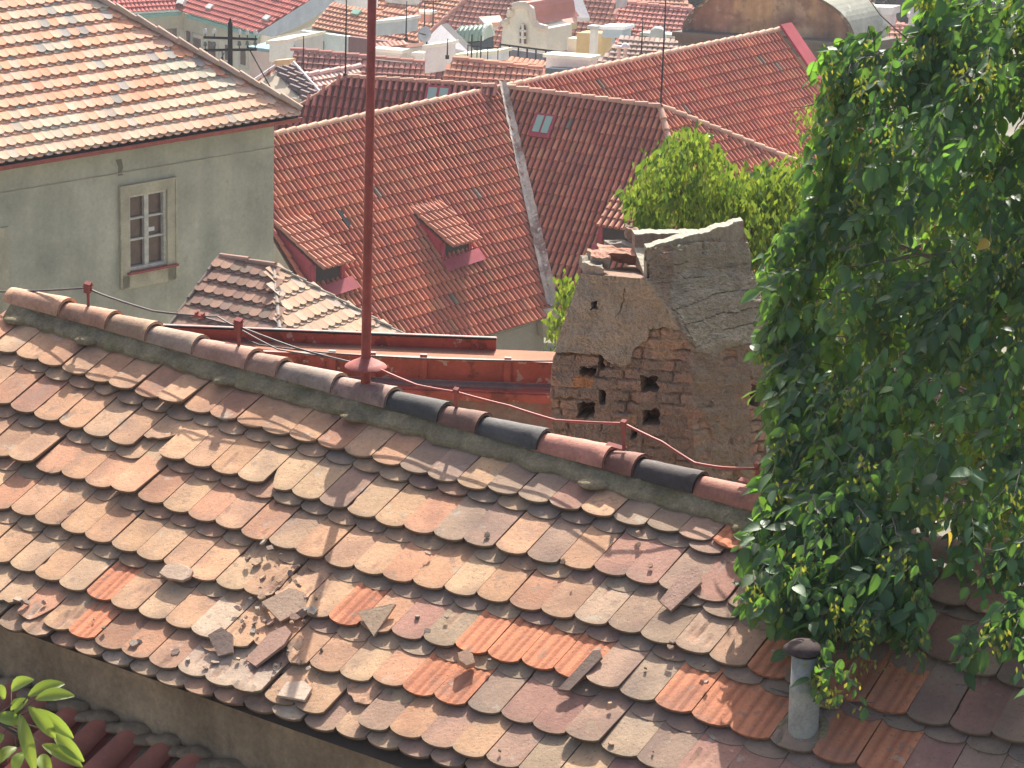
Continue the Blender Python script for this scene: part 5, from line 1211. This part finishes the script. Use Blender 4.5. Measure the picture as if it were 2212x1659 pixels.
for lab, poly, d0 in (('dark wooded slope at the top edge left of the vaulted building', [(1455, -35), (1570, -35), (1540, 15), (1515, 22), (1470, 2)], 165), ('dark trees at the top edge behind the white chimneys', [(1830, -40), (2150, -40), (2150, 66), (1960, 62), (1900, 30), (1845, 0)], 165)):
    mb = MB(); foliage(mb, 3500, pos_in(poly, d0, d0+12), .9, [(.03, .05, .045), (.04, .065, .05), (.025, .04, .04)])
    tag(mb.build('woodland', M_leaf2), lab, 'trees', kind='stuff')
# filler town behind the upper edge so that nothing is empty from other positions
for i in range(9):
    x0 = -200+i*300; far_house('distant town house number', (x0, -40, x0+260, -32), 175+(i % 3)*9, 33, [(x0, -30), (x0+270, -24), (x0+230, -110), (x0+40, -118)], random.choice([PINK, ORA, LRED]), pit=.5, ex=.6) if False else None
#%%TREES
# ================================================================= trees
def limb(mb, a, b, r0, r1, wob=.08, n=8, seed=0, col=(.16, .13, .11)):
    a, b = A3(a), A3(b); L = np.linalg.norm(b-a); pts = []
    for i in range(n+1):
        t = i/n; k = math.sin(math.pi*t)*wob*L; pts.append(a+(b-a)*t+A3((nz((t*2+seed, 0, 1))*k, nz((t*2+seed, 5, 1))*k, nz((t*2+seed, 9, 1))*k-.03*L*math.sin(math.pi*t))))
    mb.tube(pts, [r0+(r1-r0)*i/n for i in range(n+1)], col, 6); return pts
EP = [(2290, -60), (1995, -60), (2000, 30), (1985, 75), (1950, 100), (1905, 85), (1870, 80), (1845, 78), (1812, 95), (1785, 100), (1762, 120), (1757, 140), (1785, 150), (1812, 165), (1790, 190), (1760, 250), (1765, 300), (1745, 330), (1750, 380), (1762, 420), (1735, 455), (1690, 480), (1672, 520), (1645, 590), (1640, 650), (1658, 690), (1640, 720), (1665, 760), (1660, 830), (1672, 900), (1665, 1000), (1640, 1030), (1660, 1080), (1640, 1120), (1612, 1160), (1608, 1190), (1640, 1215), (1612, 1250), (1625, 1285), (1665, 1290), (1690, 1350), (1745, 1385), (1770, 1420), (1760, 1470), (1790, 1510), (1830, 1500), (1862, 1470), (1840, 1420), (1870, 1380), (1900, 1330), (1950, 1340), (1975, 1370), (2005, 1350), (1990, 1300), (2040, 1290), (2075, 1270), (2110, 1290), (2130, 1250), (2180, 1225), (2290, 1200)]
EXTRA = [[(2080, 1340), (2130, 1320), (2150, 1370), (2110, 1420), (2085, 1400)], [(2165, 1290), (2290, 1230), (2290, 1450), (2200, 1420), (2170, 1380)]]
def edged(x, y, P):
    return min(segd(x, y, P[i-1], P[i]) for i in range(len(P)))
elm = thing('elm_tree', 'big dark green elm with drooping broad leaves overhanging the old roof on the right', 'tree', A3((at(2400, 1500, 14.6)[0], at(2400, 1500, 14.6)[1], gzat(14))))
mb = MB(); tb = A3((at(2420, 1500, 14.9)[0], at(2420, 1500, 14.9)[1], gzat(14))); tm = at(2400, 900, 14.9); tt = at(2330, 0, 14.9)
mb.tube([tb, at(2410, 1500, 14.9), tm, tt], [.16, .13, .10, .06], (.16, .13, .11), 10); mb.build('trunk', M_bark, elm, smooth=True)
mb = MB(); ends = []
spec = [((2400, 1200), (1700, 1180), 13.1), ((2400, 1150), (1830, 1400), 12.5), ((2400, 1000), (1720, 980), 14.4), ((2400, 900), (1740, 820), 14.2), ((2400, 850), (1900, 720), 14.0), ((2380, 760), (1720, 620), 14.3), ((2380, 640), (1800, 480), 14.2), ((2370, 520), (1790, 300), 14.5), ((2360, 420), (1800, 140), 14.6), ((2350, 300), (1990, 120), 14.2), ((2340, 200), (2060, -20), 14.5), ((2400, 1250), (2010, 1320), 12.6), ((2400, 1300), (2150, 1380), 12.5), ((2390, 780), (2050, 560), 13.7), ((2400, 1050), (1960, 1060), 13.3)]
for i, (s_, e_, d) in enumerate(spec):
    a_ = at(s_[0], s_[1], 14.9); b_ = at(e_[0], e_[1], d); pts = limb(mb, a_, b_, .022, .005, .12, 10, i*3.1, (.24, .20, .17))
    for k in range(9):
        q = pts[2+int(random.random()*8)]; e = q+A3((random.uniform(-.45, .05), random.uniform(-.4, .3), random.uniform(-.3, .3))); limb(mb, q, e, .006, .002, .15, 5, k+i, (.30, .26, .22)); ends.append((q, e))
for _ in range(60):
    x = random.uniform(1880, 2212); y = random.uniform(520, 1150); q = at(x, y, random.uniform(13.7, 14.3)); e = q+A3((-random.uniform(.15, .4), random.uniform(-.1, .1), random.uniform(-.08, .12))); limb(mb, q, e, .005, .002, .1, 4, x, (.42, .38, .33))
mb.build('branches', M_bark, elm)
def elm_leaf(mb, p, size, col, front=1, ax=None, upv=None):
    if ax is None: ax = nrm(A3((random.gauss(-.35, .7), random.gauss(-.5, .6), random.gauss(-.9, .45))))
    if upv is None: upv = nrm(A3((random.gauss(-.1, .45), random.gauss(-.35, .5), 1.0)))
    if abs(ax@upv) > .93: upv = nrm(A3((.3, -1, .2)))
    sd = nrm(np.cross(ax, upv)); nn = np.cross(sd, ax); L = size; W = size*random.uniform(.50, .66); vs = []; cs = []; prof = ((0, .2), (.14, .75), (.36, 1.), (.62, .84), (.83, .38), (1, .0)); dr = random.uniform(.05, .38); fo = random.uniform(.1, .6); tw = random.uniform(-.25, .25)
    for t, w_ in prof:
        c = p+ax*L*t-nn*dr*L*(t*t)+sd*tw*L*t*t*.4; hw = W*.5*w_
        for k in (-1, 0, 1): vs.append(c+sd*hw*k+nn*abs(k)*hw*fo); cs.append(mixc(col, (col[0]*1.5, col[1]*1.35, col[2]*1.3), .6) if k == 0 else col)
    mb.add(vs, [(i*3+k, (i+1)*3+k, (i+1)*3+k+1, i*3+k+1) for i in range(5) for k in range(2)], cs)
NF = nrm(np.cross(E1, D1))
GR = [(.055, .12, .048), (.06, .14, .05), (.048, .105, .045), (.078, .16, .052), (.057, .12, .056)]
mb = MB(); ms = MB(); mtw = MB(); cnt = 0
ER = [(2290, -260), (2420, -300), (2560, -200), (2680, 0), (2740, 300), (2700, 650), (2640, 900), (2500, 1060), (2290, 1150)]
while cnt < 2000:
    if cnt >= 1560: x = random.uniform(2290, 2740); y = random.uniform(-300, 1150)
    else: x = random.uniform(1600, 2290); y = random.uniform(-60, 1510)
    inn_ = inside(x, y, EP)
    if cnt >= 1560:
        if not inside(x, y, ER): continue
        ed = edged(x, y, ER)+60
    elif not inn_:
        if not any(inside(x, y, E) for E in EXTRA): continue
        ed = 15
    else: ed = edged(x, y, EP)
    t = min(1, ed/230); r__ = ray(x, y); dr = float((P0@NF)/(r__@NF)); d0_ = min(14.25, dr-.45); d = d0_+random.uniform(-1, .8)*min(.10+.75*t, max(.16, 1.1-(14.25-d0_)*.5))*(1 if d0_ > 14 else .6)
    q = at(x, y, d)
    g_ = mn.noise(Vector(q*2.3))+.5*mn.noise(Vector(q*5.1))
    if g_ < -.10-(.25 if ed < 60 else 0): continue
    if x > 1950 and 450 < y < 1180 and random.random() < .38: continue
    if x > 1950 and y > 1150 and random.random() < .15: continue
    if x > 1950 and 430 < y < 1000 and g_ < .10 and random.random() < .5: continue
    cnt += 1; sh_ = random.uniform(.75, 1.35); szc = random.choice((.8, .95, 1.1, 1.3)); ngood = 0
    tdir = nrm(A3((random.gauss(-.55, .5), random.gauss(-.45, .5), random.gauss(-.45, .35)))); Ls = random.uniform(.14, .32)
    if ed < 40: Ls *= .6
    upc = nrm(A3((random.gauss(-.15, .3), random.gauss(-.4, .3), 1.0))); side = nrm(np.cross(tdir, upc)); nl = int(Ls/.032); base = q-tdir*Ls*.5
    mtw.tube([base, base+tdir*Ls*.5+UP*.01, base+tdir*Ls-UP*.03], [.0028, .002, .001], (.12, .10, .06), 3, False)
    gcol = random.choice(GR)
    for i in range(nl+1):
        tt = i/max(1, nl); pp = base+tdir*Ls*tt-UP*.04*tt*tt; sg = 1 if i % 2 else -1
        ax_ = nrm(side*sg*random.uniform(.5, 1.0)+tdir*random.uniform(.3, .8)-UP*random.uniform(.25, .9)+A3((random.gauss(0, .15), random.gauss(0, .15), random.gauss(0, .15))))
        up_v = nrm(upc+A3((random.gauss(0, .28), random.gauss(0, .28), 0)))
        elm_leaf(mb, pp, random.uniform(.045, .090)*szc, jit(tuple(k*sh_ for k in gcol), .12), 1, ax_, up_v)
    if random.random() < .22:
        cc = base+tdir*Ls*.6
        for _ in range(random.randint(12, 24)):
            p_ = cc+A3((random.gauss(0, .03), random.gauss(-.06, .025), random.gauss(-.04, .045))); dd = nrm(A3((random.gauss(0, .6), random.gauss(-.2, .5), -1))); s_ = nrm(np.cross(dd, A3((random.random(), 1, .2)))); L = random.uniform(.022, .036)
            ms.add([p_, p_+dd*L*.5+s_*L*.2, p_+dd*L, p_+dd*L*.5-s_*L*.2], [(0, 1, 2, 3)], jit(random.choice([(.22, .25, .05), (.17, .20, .05), (.27, .27, .07)]), .15))
mtw.build('twigs', M_bark, elm)
mb.build('crown', M_leaf, elm, smooth=True)
ms.build('seed_clusters', M_leaf2, elm)
mb = MB(); q = at(2050, 1165, 13.4)
for X_, Y_, d_ in ((2048, 1150, 12.2), (2135, 520, 13.5)):
    mb = MB(); elm_leaf(mb, at(X_, Y_, d_), .09, (.45, .33, .08), 1); mb.build('yellow_leaf', M_leaf2, elm)
# darker tree glimpsed through the gaps of the elm
BP = [(1690, 500), (1760, 440), (1850, 380), (1960, 330), (2080, 300), (2300, 280), (2300, 1190), (1990, 1110), (1830, 1075), (1680, 1040)]
gt2 = thing('background_tree', 'shaded leafy tree glimpsed through the gaps of the big elm', 'tree', A3((at(2150, 1000, 18)[0], at(2150, 1000, 18)[1], gzat(18))))
mb = MB(); mb.tube([ORG[gt2.name], at(2150, 1100, 18.2), at(2100, 500, 18.2)], [.16, .1, .04], (.16, .13, .11), 8); mb.build('trunk', M_bark, gt2)
mb = MB(); fb = pos_in(BP, 17.4, 18.9, -.30, .02)
for _ in range(4600):
    p = fb()
    if p is not None: elm_leaf(mb, p, random.uniform(.07, .13), jit(random.choice([(.06, .11, .045), (.08, .13, .05), (.05, .09, .04)]), .15))
mb.build('crown', M_leaf, gt2, smooth=True)
# light green tree behind the chimney
LP = [(1338, 412), (1385, 398), (1400, 372), (1398, 340), (1430, 318), (1425, 292), (1452, 280), (1475, 290), (1495, 272), (1520, 285), (1548, 318), (1555, 350), (1578, 372), (1610, 372), (1650, 358), (1690, 352), (1735, 365), (1790, 372), (1800, 470), (1760, 560), (1720, 700), (1690, 760), (1640, 740), (1600, 560), (1560, 500), (1380, 492), (1372, 470), (1380, 440)]
LX = [[(1222, 605), (1245, 592), (1262, 600), (1262, 625), (1240, 635), (1225, 648)], [(1208, 662), (1232, 645), (1240, 660), (1215, 675)], [(1188, 698), (1205, 692), (1215, 705), (1200, 712)], [(1733, 232), (1765, 232), (1770, 275), (1740, 270)], [(1715, 320), (1745, 310), (1760, 360), (1725, 365)]]
pt = thing('pale_tree', 'light yellow-green tree with hanging seed bunches behind the ruined chimney', 'tree', A3((at(1560, 900, 23)[0], at(1560, 900, 23)[1], gzat(23))))
mb = MB(); b_ = ORG[pt.name]; f0 = at(1560, 800, 23); mb.tube([b_, f0, at(1550, 600, 23)], [.14, .09, .06], (.2, .16, .13), 8); mb.build('trunk', M_bark, pt)
mb = MB()
for i, (x, y) in enumerate([(1360, 420), (1440, 300), (1500, 290), (1545, 330), (1620, 380), (1700, 370), (1760, 400), (1420, 400), (1680, 500), (1660, 650), (1500, 400)]): limb(mb, at(1550, 620, 23), at(x, y, 23+random.uniform(-.5, .5)), .035, .006, .1, 9, i, (.22, .18, .14))
for (x, y) in ((1235, 615), (1222, 665), (1198, 703)): limb(mb, at(1550, 660, 23), at(x, y, 20), .02, .003, .05, 8, x, (.22, .18, .14))
mb.build('branches', M_bark, pt)
YG = [(.17, .23, .05), (.12, .19, .045), (.20, .26, .06), (.08, .14, .04), (.14, .20, .05)]
mb = MB(); f = pos_in(LP, 22.2, 23.8, -.04, .024); lefts = 0
def bunch(p, big=1.):
    for _ in range(7):
        q = p+A3((random.gauss(0, .045), random.gauss(0, .05), random.gauss(-.02, .06))); dd = nrm(A3((random.gauss(0, .35), random.gauss(0, .35), -1))); s_ = nrm(np.cross(dd, A3((random.gauss(0, 1), random.gauss(0, 1), .2)))); L = random.uniform(.05, .085)*big
        c = jit(random.choice(YG), .15); mb.add([q, q+dd*L*.45+s_*L*.22, q+dd*L, q+dd*L*.45-s_*L*.22], [(0, 1, 2, 3)], c)
for _ in range(1350):
    p = f()
    if p is not None: bunch(p, random.choice((.8, 1, 1.3)))
fd = pos_in(LP, 22.6, 24, -.02, .02)
for _ in range(900):
    p = fd()
    if p is not None: elm_leaf(mb, p, random.uniform(.07, .12), jit(random.choice([(.07, .13, .035), (.10, .16, .045)]), .15))
for k, E in enumerate(LX):
    ff = pos_in(E, 20, 20.3) if k < 3 else pos_in(E, 22, 22.4)
    for _ in range(14 if k else 26): bunch(ff(), .9)
mb.build('crown', M_leaf2, pt)
# ================================================================= haze
HZ = 0.0004
if HZ:
    me = bpy.data.meshes.new('haze'); vs = [(x, y, z) for z in (-54, 12) for y in (-70, 1950) for x in (-1850, 1850)]
    me.from_pydata(vs, [], [(0, 2, 3, 1), (4, 5, 7, 6), (0, 1, 5, 4), (2, 6, 7, 3), (0, 4, 6, 2), (1, 3, 7, 5)])
    m = bpy.data.materials.new('haze_air'); m.use_nodes = True; T = m.node_tree; T.nodes.remove(T.nodes['Principled BSDF']); pv = T.nodes.new('ShaderNodeVolumePrincipled')
    pv.inputs['Color'].default_value = (.86, .90, 1, 1); pv.inputs['Density'].default_value = HZ; pv.inputs['Anisotropy'].default_value = .3; T.links.new(pv.outputs[0], T.nodes['Material Output'].inputs['Volume']); me.materials.append(m)
    o = bpy.data.objects.new('haze', me); COL.objects.link(o); o['kind'] = 'stuff'
